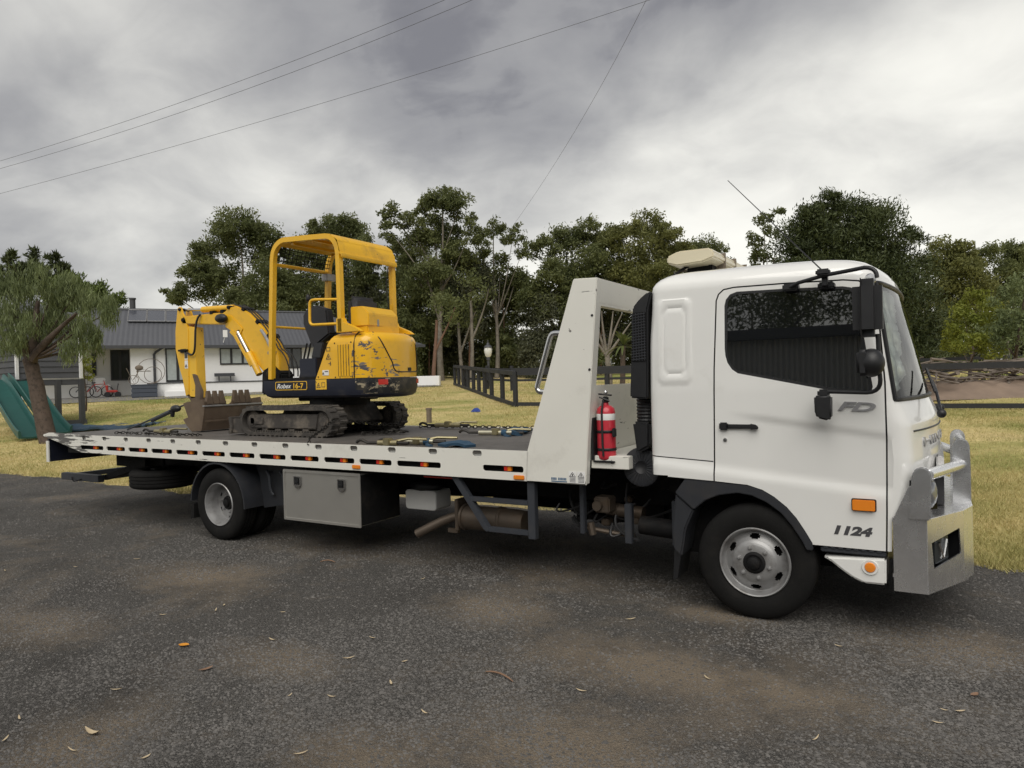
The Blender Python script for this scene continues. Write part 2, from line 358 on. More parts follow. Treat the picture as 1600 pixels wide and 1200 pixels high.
def text(name, body, size, mtx, mt, parent, shear=0., ext=.002, bold=0., align='LEFT'):
    c = bpy.data.curves.new('t', 'FONT'); c.body = body; c.size = size; c.extrude = ext; c.shear = shear; c.offset = bold; c.align_x = align
    t = bpy.data.objects.new('t', c); COL.objects.link(t)
    bpy.context.view_layer.update()
    me = bpy.data.meshes.new_from_object(t.evaluated_get(bpy.context.evaluated_depsgraph_get()))
    bpy.data.objects.remove(t); me.materials.clear()
    me.transform(Matrix.Translation(-ORG[parent]) @ mtx)
    return finish(name, me, mt, parent, (0, 0, 0), 0)
def face_side(x, y, z): return Matrix.Translation((x, y, z)) @ Matrix.Rotation(R(90), 4, 'X')      # reads from the -y side
def NB(): return bmesh.new()

# ================================================================== THE GROUND
def ground_material():
    mt = bpy.data.materials.new('dry_lawn'); mt.use_nodes = True; t = mt.node_tree; n = t.nodes; l = t.links; b = n['Principled BSDF']
    tcn = n.new('ShaderNodeTexCoord')
    def noise(s, d=6, r_=.6, dist=0):
        q = n.new('ShaderNodeTexNoise'); q.inputs['Scale'].default_value = s; q.inputs['Detail'].default_value = d; q.inputs['Roughness'].default_value = r_; q.inputs['Distortion'].default_value = dist
        l.new(tcn.outputs['Object'], q.inputs['Vector']); return q
    def rampn(q, *st):
        r_ = n.new('ShaderNodeValToRGB'); l.new(q, r_.inputs[0]); e = r_.color_ramp.elements
        while len(e) < len(st): e.new(.5)
        for k, (p, c) in enumerate(st): e[k].position = p; e[k].color = (*c, 1)
        return r_.outputs[0]
    a = noise(.22, 7, .62, .4); f = noise(9, 6, .7)
    big = rampn(a.outputs[0], (.36, (.20, .24, .06)), (.44, (.40, .37, .14)), (.53, (.60, .49, .23)), (.72, (.54, .42, .21)))
    fine = rampn(f.outputs[0], (.3, (.62, .62, .62)), (.7, (1.15, 1.15, 1.15)))
    mx = n.new('ShaderNodeMix'); mx.data_type = 'RGBA'; mx.blend_type = 'MULTIPLY'; mx.inputs[0].default_value = 1; l.new(big, mx.inputs[6]); l.new(fine, mx.inputs[7])
    l.new(mx.outputs[2], b.inputs['Base Color']); b.inputs['Roughness'].default_value = .95; b.inputs['Specular IOR Level'].default_value = .1
    bq = noise(28, 5, .7); bn = n.new('ShaderNodeBump'); bn.inputs['Strength'].default_value = .6; bn.inputs['Distance'].default_value = .03; l.new(bq.outputs[0], bn.inputs['Height']); l.new(bn.outputs[0], b.inputs['Normal'])
    return mt
def gravel_material():
    mt = bpy.data.materials.new('dark_gravel'); mt.use_nodes = True; t = mt.node_tree; n = t.nodes; l = t.links; b = n['Principled BSDF']
    tcn = n.new('ShaderNodeTexCoord')
    def noise(s, d=6, r_=.6, dist=0):
        q = n.new('ShaderNodeTexNoise'); q.inputs['Scale'].default_value = s; q.inputs['Detail'].default_value = d; q.inputs['Roughness'].default_value = r_; q.inputs['Distortion'].default_value = dist
        l.new(tcn.outputs['Object'], q.inputs['Vector']); return q
    vo = n.new('ShaderNodeTexVoronoi'); vo.inputs['Scale'].default_value = 190; l.new(tcn.outputs['Object'], vo.inputs['Vector'])
    vs2 = n.new('ShaderNodeTexVoronoi'); vs2.inputs['Scale'].default_value = 60; l.new(tcn.outputs['Object'], vs2.inputs['Vector'])
    sp = n.new('ShaderNodeSeparateColor'); l.new(vo.outputs['Color'], sp.inputs[0])
    r1 = n.new('ShaderNodeValToRGB'); l.new(sp.outputs[0], r1.inputs[0]); e = r1.color_ramp.elements
    e[0].color = (.048, .046, .043, 1); e[1].color = (.172, .163, .150, 1); e[1].position = .96; q = e.new(.6); q.color = (.096, .091, .084, 1); q = e.new(.992); q.color = (.24, .22, .195, 1)
    big = noise(.55, 12, .78, .5); mr = n.new('ShaderNodeMapRange'); mr.inputs[1].default_value = .49; mr.inputs[2].default_value = .70; mr.inputs[4].default_value = .85; l.new(big.outputs[0], mr.inputs[0])
    mx = n.new('ShaderNodeMix'); mx.data_type = 'RGBA'; l.new(mr.outputs[0], mx.inputs[0]); l.new(r1.outputs[0], mx.inputs[6])
    dn = noise(85, 8, .75); dr = n.new('ShaderNodeMix'); dr.data_type = 'RGBA'; l.new(dn.outputs[0], dr.inputs[0]); dr.inputs[6].default_value = (.135, .110, .083, 1); dr.inputs[7].default_value = (.33, .27, .20, 1); l.new(dr.outputs[2], mx.inputs[7])
    colr = mx.outputs[2]
    def mixin(fac, col):
        q = n.new('ShaderNodeMix'); q.data_type = 'RGBA'; l.new(fac, q.inputs[0]); l.new(colr, q.inputs[6])
        if isinstance(col, tuple): q.inputs[7].default_value = (*col, 1)
        else: l.new(col, q.inputs[7])
        return q.outputs[2]
    en = noise(7.0, 12, .82)
    for (px, py, rx, ry) in ((775, 952, .60, .42), (848, 895, .40, .30), (1000, 1040, .95, .45), (880, 1175, .75, .55), (1180, 1075, .9, .25), (560, 1185, .45, .4), (80, 1180, .4, .45), (1520, 1020, .8, .5), (300, 900, .9, .5), (1120, 960, .5, .25), (430, 1030, .6, .3), (60, 980, .7, .4)):   # bare dirt patches
        p = ground_pt(px, py); mp_ = n.new('ShaderNodeMapping'); mp_.inputs['Location'].default_value = (-p.x/rx, -p.y/ry, 0); mp_.inputs['Scale'].default_value = (1/rx, 1/ry, 1); l.new(tcn.outputs['Object'], mp_.inputs[0])
        ln = n.new('ShaderNodeVectorMath'); ln.operation = 'LENGTH'; l.new(mp_.outputs[0], ln.inputs[0]); sb = n.new('ShaderNodeMath'); sb.operation = 'MULTIPLY_ADD'; sb.inputs[1].default_value = 2.2; l.new(en.outputs[0], sb.inputs[0]); l.new(ln.outputs['Value'], sb.inputs[2])
        m2 = n.new('ShaderNodeMapRange'); m2.inputs[1].default_value = 2.2; m2.inputs[2].default_value = 1.35; m2.inputs[4].default_value = .9; l.new(sb.outputs[0], m2.inputs[0]); colr = mixin(m2.outputs[0], dr.outputs[2])
    dk = noise(.9, 6, .6); m3 = n.new('ShaderNodeMapRange'); m3.inputs[1].default_value = .5; m3.inputs[2].default_value = .68; m3.inputs[4].default_value = .55; l.new(dk.outputs[0], m3.inputs[0]); colr = mixin(m3.outputs[0], (.040, .037, .034))
    l.new(colr, b.inputs['Base Color']); b.inputs['Roughness'].default_value = .9; b.inputs['Specular IOR Level'].default_value = .25
    ad = n.new('ShaderNodeMath'); ad.operation = 'ADD'; l.new(vo.outputs['Distance'], ad.inputs[0]); l.new(vs2.outputs['Distance'], ad.inputs[1])
    bn = n.new('ShaderNodeBump'); bn.inputs['Strength'].default_value = .9; bn.inputs['Distance'].default_value = .012; bn.invert = True; l.new(ad.outputs[0], bn.inputs['Height']); l.new(bn.outputs[0], b.inputs['Normal'])
    return mt
def grid_mesh(name, xs, ys, zf, mt):
    X, Y = np.meshgrid(xs, ys); Z = zf(X, Y); V = np.stack([X, Y, Z], -1).reshape(-1, 3); nx, ny = len(xs), len(ys)
    i = np.arange((ny-1)*nx).reshape(ny-1, nx)[:, :-1].ravel(); F = np.stack([i, i+1, i+nx+1, i+nx], -1)
    me = bpy.data.meshes.new(name); me.from_pydata(V.tolist(), [], F.tolist()); me.update()
    return finish(name, me, mt, None, (0, 0, 0), 60)
def spaced(a, b, c, n1, n2, far):
    return np.concatenate([-np.geomspace(far, abs(a)+1, n2)[:-1] if a < 0 else [], np.linspace(a, b, n1), np.geomspace(b+1, c, n2)])
xs = np.unique(np.concatenate([-np.geomspace(700, 61, 18), np.linspace(-60, 40, 101), np.geomspace(41, 700, 18)]))
ys = np.unique(np.concatenate([-np.geomspace(700, 31, 16), np.linspace(-30, 70, 121), np.geomspace(71, 900, 18)]))
struct(grid_mesh('lawn', xs, ys, lambda X, Y: terr(X, Y)-.02+.02*npstep(1.9, 3.0, Y)+.02*np.sin(X*.9+Y*.5)*npstep(4, 9, Y), ground_material()))
def edge_y(x):
    x = np.asarray(x, float); return 2.18+.09*np.sin(x*.8)+.06*np.sin(x*2.3+1)+.04*np.sin(x*6.1)+.03*np.sin(x*13.7+2)+1.1*npstep(-7.5, -5.5, x)*(1-npstep(-.6, .6, x))
gx = np.concatenate([np.linspace(-60, -20, 60), np.linspace(-19.5, 12, 320), np.linspace(12.5, 50, 50)])
def driveway():
    V = []; F = []; rows = [-40, -12, -6, -4, -2, 0, 1]
    for x in gx:
        V += [(x, r_, 0) for r_ in rows]+[(x, float(edge_y(x))-.25, 0), (x, float(edge_y(x)), -.006)]
    k = len(rows)+2
    for i in range(len(gx)-1):
        for j in range(k-1): F.append((i*k+j, (i+1)*k+j, (i+1)*k+j+1, i*k+j+1))
    me = bpy.data.meshes.new('driveway'); me.from_pydata(V, [], F); me.update()
    return finish('driveway', me, gravel_material(), None, (0, 0, 0), 60)
struct(driveway())
# loose stones on the driveway
def stones():
    n = 420000
    d = 2.6+14.4*rng.random(n)**1.7; lat = rng.uniform(-.80, .80, n)*d
    keep = rng.random(n) < np.minimum(1, (5.5/d)**.6); d, lat = d[keep], lat[keep]; n = len(d)
    x = CAM.x+F0.x*d+R0.x*lat; y = CAM.y+F0.y*d+R0.y*lat
    fld = np.sin(x*1.9+1.3*np.sin(y*1.1))+np.sin(y*2.3+1.7*np.sin(x*.8)+1)+.7*np.sin(x*4.1-y*3.3)+.5*np.sin(x*7.7+y*6.1)
    k2 = (y < edge_y(x)+.05) & (rng.random(n) < .18+.82*npstep(-1.2, 1.4, fld)); x, y, d = x[k2], y[k2], d[k2]; n = len(x)
    s = .0030+.0062*rng.random(n)**2.2; s *= 1+.035*d
    big = rng.random(n) < .010; s[big] *= 1.7
    dirs = np.array([(1, 0, 0), (0, 1, 0), (-1, 0, 0), (0, -1, 0), (0, 0, 1)], float)
    P = dirs[None]*(.65+.7*rng.random((n, 5, 1))); a = rng.random(n)*6.28; c, s_ = np.cos(a), np.sin(a)
    X = P[..., 0]*c[:, None]-P[..., 1]*s_[:, None]; Y = P[..., 0]*s_[:, None]+P[..., 1]*c[:, None]; Z = P[..., 2]*.75
    V = np.stack([X*s[:, None]*1.25+x[:, None], Y*s[:, None]+y[:, None], Z*s[:, None]-.0005], -1).reshape(-1, 3)
    f = np.array([(0, 1, 4), (1, 2, 4), (2, 3, 4), (3, 0, 4)]); F = (np.arange(n)[:, None, None]*5+f[None]).reshape(-1, 3)
    me = bpy.data.meshes.new('gravel_stones'); me.vertices.add(len(V)); me.vertices.foreach_set('co', V.astype(np.float32).ravel())
    me.loops.add(F.size); me.loops.foreach_set('vertex_index', F.astype(np.int32).ravel()); me.polygons.add(len(F)); me.polygons.foreach_set('loop_start', np.arange(len(F), dtype=np.int32)*3); me.update(calc_edges=True)
    o = finish('gravel_stones', me, 'stone', None, (0, 0, 0), 0); tag(o, 'loose dark grey gravel stones scattered over the driveway', 'gravel'); struct(o, 'stuff')
stones()
def grass():
    n = 900000
    d = 5+60*rng.random(n)**1.6; lat = rng.uniform(-.80, .80, n)*d
    keep = rng.random(n) < np.clip((9/d)**.55, 0, 1)
    d, lat = d[keep], lat[keep]; x = CAM.x+F0.x*d+R0.x*lat; y = CAM.y+F0.y*d+R0.y*lat
    k2 = (y > edge_y(x)-.10*rng.random(len(x))**3) & (d < 48)
    x, y, d = x[k2], y[k2], d[k2]
    if len(x) > 330000: x, y, d = x[:330000], y[:330000], d[:330000]
    n = len(x); z = terr(x, y)-.01
    h = (.025+.045*rng.random(n))*(1+.012*d); wd = (.003+.003*rng.random(n))*(1+.045*d); a = rng.random(n)*6.28; ln = rng.normal(0, .6, (n, 2))*h[:, None]
    ux, uy = np.cos(a)*wd, np.sin(a)*wd
    V = np.empty((n, 3, 3)); V[:, 0] = np.stack([x-ux, y-uy, z], -1); V[:, 1] = np.stack([x+ux, y+uy, z], -1); V[:, 2] = np.stack([x+ln[:, 0], y+ln[:, 1], z+h], -1)
    o = npmesh('lawn_grass', V, 3, 'grass'); tag(o, 'short dry yellow green grass covering the lawn', 'grass'); struct(o, 'stuff')
grass()

# ================================================================== THE TOW TRUCK  (x forward, y away from the camera, near side at y = 0)
truck = thing('tow_truck', 'white flatbed tow truck with aluminium bull bar carrying the yellow excavator', 'truck', (-4.2, 1.2, 0))
def interp(tab, z):
    if z <= tab[0][0]: return tab[0][1]
    for (a, va), (b, vb) in zip(tab, tab[1:]):
        if z <= b: return va+(vb-va)*(z-a)/(b-a)
    return tab[-1][1]
XF = [(.57, 1.10), (.98, 1.124), (1.15, 1.135), (1.38, 1.125), (1.48, 1.085), (1.53, 1.065), (1.92, .975), (2.28, .893), (2.36, .872)]
DROP = [(.57, .17), (1.38, .19), (1.53, .185), (2.3, .10)]
CWID = 2.3
def rr_sd(x, z, x0, x1, z0, z1, r):
    cx, cz, hx, hz = (x0+x1)/2, (z0+z1)/2, (x1-x0)/2-r, (z1-z0)/2-r
    qx, qz = abs(x-cx)-hx, abs(z-cz)-hz
    return math.hypot(max(qx, 0), max(qz, 0))+min(max(qx, qz), 0)-r
def side_off(x, z):      # pressed shapes of the side panels, outward positive
    o = 0.
    zc_ = 1.457-.134*(x+.11)/.94
    o -= .012*sstep(0, .05, zc_-z)*sstep(-.2, .15, x)
    zl = 1.09-.10*(x+.25)
    o += .016*sstep(0, .09, zl-z)
    if z > 1.3 and x < -.3:
        o += .008*(1-sstep(-.006, .006, rr_sd(x, z, -.655, -.405, 1.66, 2.275, .05)))
        o -= .008*(1-sstep(-.006, .006, rr_sd(x, z, -.615, -.44, 1.72, 2.22, .05)))
        o += .007*(1-sstep(-.006, .006, rr_sd(x, z, -.60, -.455, 1.735, 2.205, .045)))
    return o
NS, NC, NF, NRC, NR = 104, 8, 28, 5, 10
def cab_ring(z, ins=0., zz=None, crown=False):
    y0 = .028*max(0, z-1.6)/.73+ins; y1 = CWID-y0
    xr = -.735+.02*sstep(1.9, 2.3, z)+ins*.9; xf = interp(XF, z)-ins*1.0; dr = interp(DROP, z)
    xc = xf-dr; rc = .11+ins*.5; rr = .07+ins*.5; P = []
    def fx(y):
        t = abs((y-CWID/2)/(CWID/2-y0)); return xf-dr*t**2.1
    for k in range(NS):
        x_ = xr+rr+(xc-rc-xr-rr)*k/NS; P.append([x_, y0, z])
    ye = y0+rc
    A, B, C_ = Vector((xc-rc, y0)), Vector((xc+.005, y0)), Vector((fx(ye), ye))
    for k in range(NC):
        t = k/NC; q = A*(1-t)**2+B*2*t*(1-t)+C_*t*t; P.append([q.x, q.y, z])
    for k in range(NF):
        y_ = ye+(y1-rc-ye)*k/NF; P.append([fx(y_), y_, z])
    for k in range(NC):
        t = 1-k/NC; q = A*(1-t)**2+B*2*t*(1-t)+C_*t*t; P.append([q.x, CWID-q.y, z])
    for k in range(NS):
        x_ = xr+rr+(xc-rc-xr-rr)*(1-k/NS); P.append([x_, y1, z])
    for k in range(NRC):
        t = R(90*k/NRC); P.append([xr+rr-rr*math.sin(t), y1-rr+rr*math.cos(t), z])
    for k in range(NR): P.append([xr, y1-rr+(y0+rr-y1+rr)*k/NR, z])
    for k in range(NRC):
        t = R(90*k/NRC); P.append([xr+rr-rr*math.cos(t), y0+rr-rr*math.sin(t), z])
    for p in P:
        if ins == 0 and abs(p[0]) < 5:
            if p[1] < .02+y0 and p[0] < xc-rc+.001: p[1] -= side_off(p[0], z)
            elif p[1] > y1-.02 and p[0] < xc-rc+.001: p[1] += side_off(p[0], z)
        if zz is not None: p[2] = zz-.035*max(0, p[0]+.1)**2
    return P
rings = []; zl_ = sorted(set([round(.57+.02*k, 4) for k in range(89)]+[.985, 1.53, 2.28, 2.345])); zl_ = [z for z in zl_ if z <= 2.345]
for z in zl_: rings.append(cab_ring(z))
for k in range(1, 8):
    t = R(90*k/7); rings.append(cab_ring(2.345, .21*(1-math.cos(t)), 2.345+.145*math.sin(t)))
top = rings[-1]; cxm, cym = .0, CWID/2
for s, dz in ((.8, .022), (.5, .042), (.2, .05)):
    rings.append([[cxm+(p[0]-cxm)*s, cym+(p[1]-cym)*s, p[2]+dz] for p in top])
bm = NB(); VR = [[bm.verts.new(p) for p in r_] for r_ in rings]; nP = len(rings[0])
ws_faces = []; i0, i1 = NS+5, NS+NC+NF+NC-5
for i in range(len(rings)-1):
    for j in range(nP):
        f = bm.faces.new((VR[i][j], VR[i][(j+1) % nP], VR[i+1][(j+1) % nP], VR[i+1][j]))
        zmid = (rings[i][j][2]+rings[i+1][j][2])/2
        lo_, hi_ = 1.53, 2.28
        if lo_ < zmid < hi_ and i < len(zl_)-1 and i0 <= j < i1: ws_faces.append(f)
bm.faces.new(VR[-1])
def pip(x, z, P):
    c = False; n = len(P)
    for i in range(n):
        (x0, z0), (x1, z1) = P[i], P[(i+1) % n]
        if (z0 > z) != (z1 > z) and x < (x1-x0)*(z-z0)/(z1-z0)+x0: c = not c
    return c
def cut_poly(bm, P, sel):
    bx0, bx1 = min(p[0] for p in P)-.001, max(p[0] for p in P)+.001; bz0, bz1 = min(p[1] for p in P)-.001, max(p[1] for p in P)+.001
    for (x0, z0), (x1, z1) in zip(P, P[1:]+P[:1]):
        ex0, ex1, ez0, ez1 = min(x0, x1)-.03, max(x0, x1)+.03, min(z0, z1)-.03, max(z0, z1)+.03
        no = Vector((z1-z0, 0, -(x1-x0)))
        if no.length < 1e-6: continue
        fs = []
        for f in bm.faces:
            if not sel(f): continue
            xs_ = [v.co.x for v in f.verts]; zs_ = [v.co.z for v in f.verts]
            if max(xs_) < ex0 or min(xs_) > ex1 or max(zs_) < ez0 or min(zs_) > ez1: continue
            fs.append(f)
        if not fs: continue
        g = list({v for f in fs for v in f.verts})+list({e for f in fs for e in f.edges})+fs
        bmesh.ops.bisect_plane(bm, geom=g, dist=1e-5, plane_co=(x0, 0, z0), plane_no=no.normalized())
    out = []
    for f in bm.faces:
        if sel(f):
            c = f.calc_center_median()
            if bx0 < c.x < bx1 and bz0 < c.z < bz1 and pip(c.x, c.z, P): out.append(f)
    return out
def take(bm, faces):
    n_ = NB(); vm = {}
    for f in faces:
        vv = []
        for v in f.verts:
            if v not in vm: vm[v] = n_.verts.new(v.co)
            vv.append(vm[v])
        q = n_.faces.new(vv); q.material_index = f.material_index
    bmesh.ops.delete(bm, geom=faces, context='FACES'); return n_
def grow(P, d):
    n = len(P); o = []; area = sum(P[i][0]*P[(i+1) % n][1]-P[(i+1) % n][0]*P[i][1] for i in range(n)); s = 1 if area > 0 else -1
    for i in range(n):
        a, b, c = Vector(P[i-1]), Vector(P[i]), Vector(P[(i+1) % n]); e1 = (b-a).normalized(); e2 = (c-b).normalized()
        n1_ = Vector((e1.y, -e1.x))*s; n2_ = Vector((e2.y, -e2.x))*s; m_ = (n1_+n2_); m_ = m_/max(.3, m_.length_squared/2) if m_.length > .01 else n1_
        q = b+m_*d; o.append((q.x, q.y))
    return o
near = lambda f: f.calc_center_median().y < .13 and f.calc_center_median().x < .93
far = lambda f: f.calc_center_median().y > CWID-.13 and f.calc_center_median().x < .93
ws = take(bm, ws_faces)
ARCH = [(-.80, .40), (-.80, .985), (-.26, .962), (-.03, .947), (.07, .917), (.147, .873), (.225, .81), (.287, .738), (.34, .655), (.382, .581), (.40, .40)]
bmesh.ops.delete(bm, geom=cut_poly(bm, ARCH, near), context='FACES'); bmesh.ops.delete(bm, geom=cut_poly(bm, ARCH, far), context='FACES')
bmesh.ops.delete(bm, geom=[f for f in bm.faces if f.calc_center_median().z < .985 and f.calc_center_median().x < -.6], context='FACES')
bmesh.ops.delete(bm, geom=[f for f in bm.faces if f.calc_center_median().z < .80 and f.calc_center_median().x > .85], context='FACES')
DOOR = [(-.257, .90), (-.254, 1.10), (-.243, 1.76), (-.222, 2.24), (-.205, 2.285), (-.17, 2.315), (-.10, 2.325), (.25, 2.322), (.60, 2.312), (.69, 2.298), (.745, 2.268), (.775, 2.22), (.80, 2.05), (.828, 1.642), (.832, 1.303), (.825, .82), (.817, .50), (.30, .50)]
def inside(bm, P, sel):
    return [f for f in bm.faces if sel(f) and pip(f.calc_center_median().x, f.calc_center_median().z, P)]
cut_poly(bm, grow(DOOR, .005), near)
ins_ = cut_poly(bm, grow(DOOR, -.005), near); iset = set(ins_)
for f in inside(bm, grow(DOOR, .005), near):
    if f not in iset: f.material_index = 2
gapbm = take(bm, [f for f in bm.faces if f.material_index == 2])
for v in gapbm.verts: v.co.y += .014
for f in gapbm.faces: f.material_index = 1
ins_ = [f for f in ins_ if f.is_valid]
door_bm = take(bm, [f for f in ins_ if f.is_valid])
WIN = [(-.149, 1.898), (-.147, 2.196), (-.138, 2.235), (-.115, 2.262), (-.075, 2.275), (.25, 2.268), (.592, 2.253), (.635, 2.243), (.66, 2.215), (.672, 2.12), (.735, 1.66), (.742, 1.615), (.735, 1.592), (.70, 1.583), (.512, 1.612), (-.072, 1.738), (-.105, 1.762), (-.132, 1.803), (-.145, 1.85)]
cut_poly(door_bm, grow(WIN, .018), lambda f: True); glass = cut_poly(door_bm, WIN, lambda f: True)
gl = set(glass)
for f in inside(door_bm, grow(WIN, .018), lambda f: True):
    if f not in gl: f.material_index = 1
glass_bm = take(door_bm, [f for f in glass if f.is_valid])
for v in glass_bm.verts: v.co.y += .004
fglass = take(bm, cut_poly(bm, WIN, far))
# panel line between rear quarter and its sill
for xx0, xx1, zz0, zz1, dz in ((-.73, -.262, 1.124, 1.098, .004),):
    for f in cut_poly(bm, [(xx0, zz0-dz), (xx1, zz1-dz), (xx1, zz1+dz), (xx0, zz0+dz)], near): f.material_index = 1
merge(bm, gapbm)
cab = obj('cab', bm, ['white', 'black'], truck, smooth=28)
door = obj('door', door_bm, ['white', 'black'], truck, smooth=28)
o = obj('door_window', glass_bm, 'sideglass', door, smooth=0); o['label'] = 'black tinted side window reflecting a corrugated wall'
obj('far_door_window', fglass, 'sideglass', truck, smooth=0).name = 'side_window'
# windscreen: glass, black surround, silver sun shade behind it
def wglass():
    mt = bpy.data.materials.new('windscreen_glass'); mt.use_nodes = True; t = mt.node_tree; n = t.nodes; l = t.links; n.clear()
    o = n.new('ShaderNodeOutputMaterial'); tr = n.new('ShaderNodeBsdfTransparent'); tr.inputs[0].default_value = (.90, .95, .92, 1)
    g = n.new('ShaderNodeBsdfGlossy'); g.inputs['Roughness'].default_value = .02; fr = n.new('ShaderNodeFresnel'); fr.inputs[0].default_value = 1.5
    mx = n.new('ShaderNodeMixShader'); l.new(fr.outputs[0], mx.inputs[0]); l.new(tr.outputs[0], mx.inputs[1]); l.new(g.outputs[0], mx.inputs[2]); l.new(mx.outputs[0], o.inputs[0]); return mt
M['wglass'] = wglass()
bnd = [e_ for e_ in ws.edges if e_.is_boundary]
loop = []; e0 = bnd[0]; v = e0.verts[0]; st = v; used_e = set()
while True:
    loop.append(v.co.copy()); nx_ = None
    for e_ in v.link_edges:
        if e_.is_boundary and e_ not in used_e: used_e.add(e_); nx_ = e_.other_vert(v); break
    if nx_ is None or nx_ is st: break
    v = nx_
shade = NB(); rows = []
for k in range(25):
    z = 1.565+(2.255-1.565)*k/24; row = []; y0_ = .028*max(0, z-1.6)/.73; xf_ = interp(XF, z); dr_ = interp(DROP, z); yend = .20+.62*((z-1.53)/.75)**.8+.05*math.sin(z*31)+.03*math.sin(z*83)
    for j in range(15):
        y = .13+(yend-.13)*j/14; t = abs((y-CWID/2)/(CWID/2-y0_)); row.append(shade.verts.new((xf_-dr_*t**2.1-.045-.014*math.sin(y*38+z*9)-.010*math.sin(z*23+y*7), y, z)))
    rows.append(row)
for r0, r1 in zip(rows, rows[1:]):
    for j in range(14): shade.faces.new((r0[j], r0[j+1], r1[j+1], r1[j]))
wso = obj('windscreen', ws, M['wglass'], truck, smooth=60)
M['shade'] = mat('silver_sun_shade', (.90, .94, .92), .32, metal=.55, var=.12, vs_=9, bump=.3, bs=12)
obj('sun_shade', shade, 'shade', wso, smooth=60)
b = NB(); sec = [(.016*math.cos(R(45*k)), .016*math.sin(R(45*k))) for k in range(8)]
sweep(b, loop+loop[:2], sec, cap=False); obj('windscreen_seal', b, 'black', wso)
# interior
b = NB(); box(b, -.70, .85, .06, 2.24, .98, 1.0); obj('cab_floor', b, 'black', truck)
b = NB(); prism(b, [(.55, 1.0), (.84, 1.0), (.84, 1.47), (.72, 1.50), (.55, 1.42)], .25, 2.05, 'y', .02); obj('dashboard', b, 'black', truck)
for y in (.35, 1.45):
    b = NB(); box(b, -.25, .28, y, y+.55, 1.0, 1.38, .05); box(b, -.38, -.2, y+.03, y+.52, 1.3, 1.98, .06); obj('cab_seat', b, 'seat', truck)
b = NB(); lathe(b, [(.19+.016*math.cos(R(a)), .016*math.sin(R(a))) for a in range(0, 361, 45)], (.52, .62, 1.62), (-.75, 0, .66), 24); tube(b, [(.52, .62, 1.62), (.72, .62, 1.40)], .03); obj('steering_wheel', b, 'black', truck)
# details of the cab side
dh = NB(); box(dh, -.208, .04, -.022, -.006, 1.335, 1.366, .007); box(dh, -.21, -.15, -.03, .0, 1.325, 1.378, .008); prism(dh, [(.0, 1.33), (.056, 1.335), (.045, 1.362), (.0, 1.372)], -.028, .0, 'y', .005); obj('door_handle', dh, 'black', door)
b = NB(); lathe(b, [(0, -.012), (.013, -.011), (.015, 0)], (-.175, .003, 1.255), (0, 1, 0), 14); obj('door_lock', b, 'chrome', door)
text('model_badge', 'FD', .098, face_side(.548, -.004, 1.468) @ Matrix.Rotation(R(-3), 4, 'Z') @ Matrix.Diagonal((1.75, .80, 1, 1)), 'badge', door, shear=.3, ext=.005, bold=.003)
text('number_badge', '1124', .088, face_side(.50, -.002, .657) @ Matrix.Diagonal((1.30, .85, 1, 1)), 'darkprint', door, shear=.22, ext=.004, bold=.005)
b = NB(); prism(b, rrect(.629, .76, .822, .889, .008), -.03, .004, 'y', .006); i_ = obj('side_indicator', b, 'amber', truck)
b = NB(); prism(b, rrect(.622, .767, .815, .896, .01), -.008, .006, 'y', .002); obj('lens_surround', b, 'black', i_)
for x_, z_ in ((-.555, 2.352), (-.455, 2.352)):
    b = NB(); lathe(b, [(0, -.006), (.010, -.006), (.011, 0)], (x_, .045, z_), (0, 1, 0), 10); obj('roof_plug', b, 'black', cab)
# fender, step
inner = [(-.41, .745), (-.33, .815), (-.233, .86), (-.10, .885), (.0, .872), (.10, .83), (.19, .765), (.26, .68), (.32, .585), (.345, .53)]
outer = [(.385, .53), (.383, .58), (.341, .652), (.288, .735), (.226, .807), (.148, .87), (.07, .913), (-.03, .943), (-.26, .958), (-.47, .965), (-.545, .86)]
b = NB(); prism(b, inner+outer, -.012, .26, 'y', .006); obj('front_fender', b, 'fender', truck)
b = NB(); prism(b, [(-.545, .855), (-.41, .745), (-.475, .60), (-.492, .49), (-.513, .387), (-.57, .44), (-.577, .587)], .0, .28, 'y', .012); obj('front_mudguard', b, 'fender', truck)
b = NB(); prism(b, [(-.57, .44), (-.52, .40), (-.55, .22), (-.585, .21)], .02, .27, 'y', .003); obj('front_mudflap', b, 'black', truck)
b = NB(); prism(b, [(.442, .498), (.816, .520), (.813, .353), (.685, .351), (.62, .378), (.555, .422), (.489, .474)], -.008, .35, 'y', .012); obj('step_panel', b, 'white', truck)
b = NB(); box(b, .43, .815, .01, .36, .527, .560, .006); [box(b, .45+.045*k, .475+.045*k, .0, .3, .556, .568) for k in range(8)]; obj('step_tread', b, 'frame', truck)
b = NB(); lathe(b, [(0, -.022), (.028, -.02), (.033, -.012), (.033, 0)], (.723, -.004, .459), (0, 1, 0), 20); i_ = obj('step_reflector', b, 'amber', truck)
b = NB(); lathe(b, [(.033, -.010), (.046, -.012), (.05, 0)], (.723, -.006, .459), (0, 1, 0), 20); obj('lens_ring', b, 'white', i_)
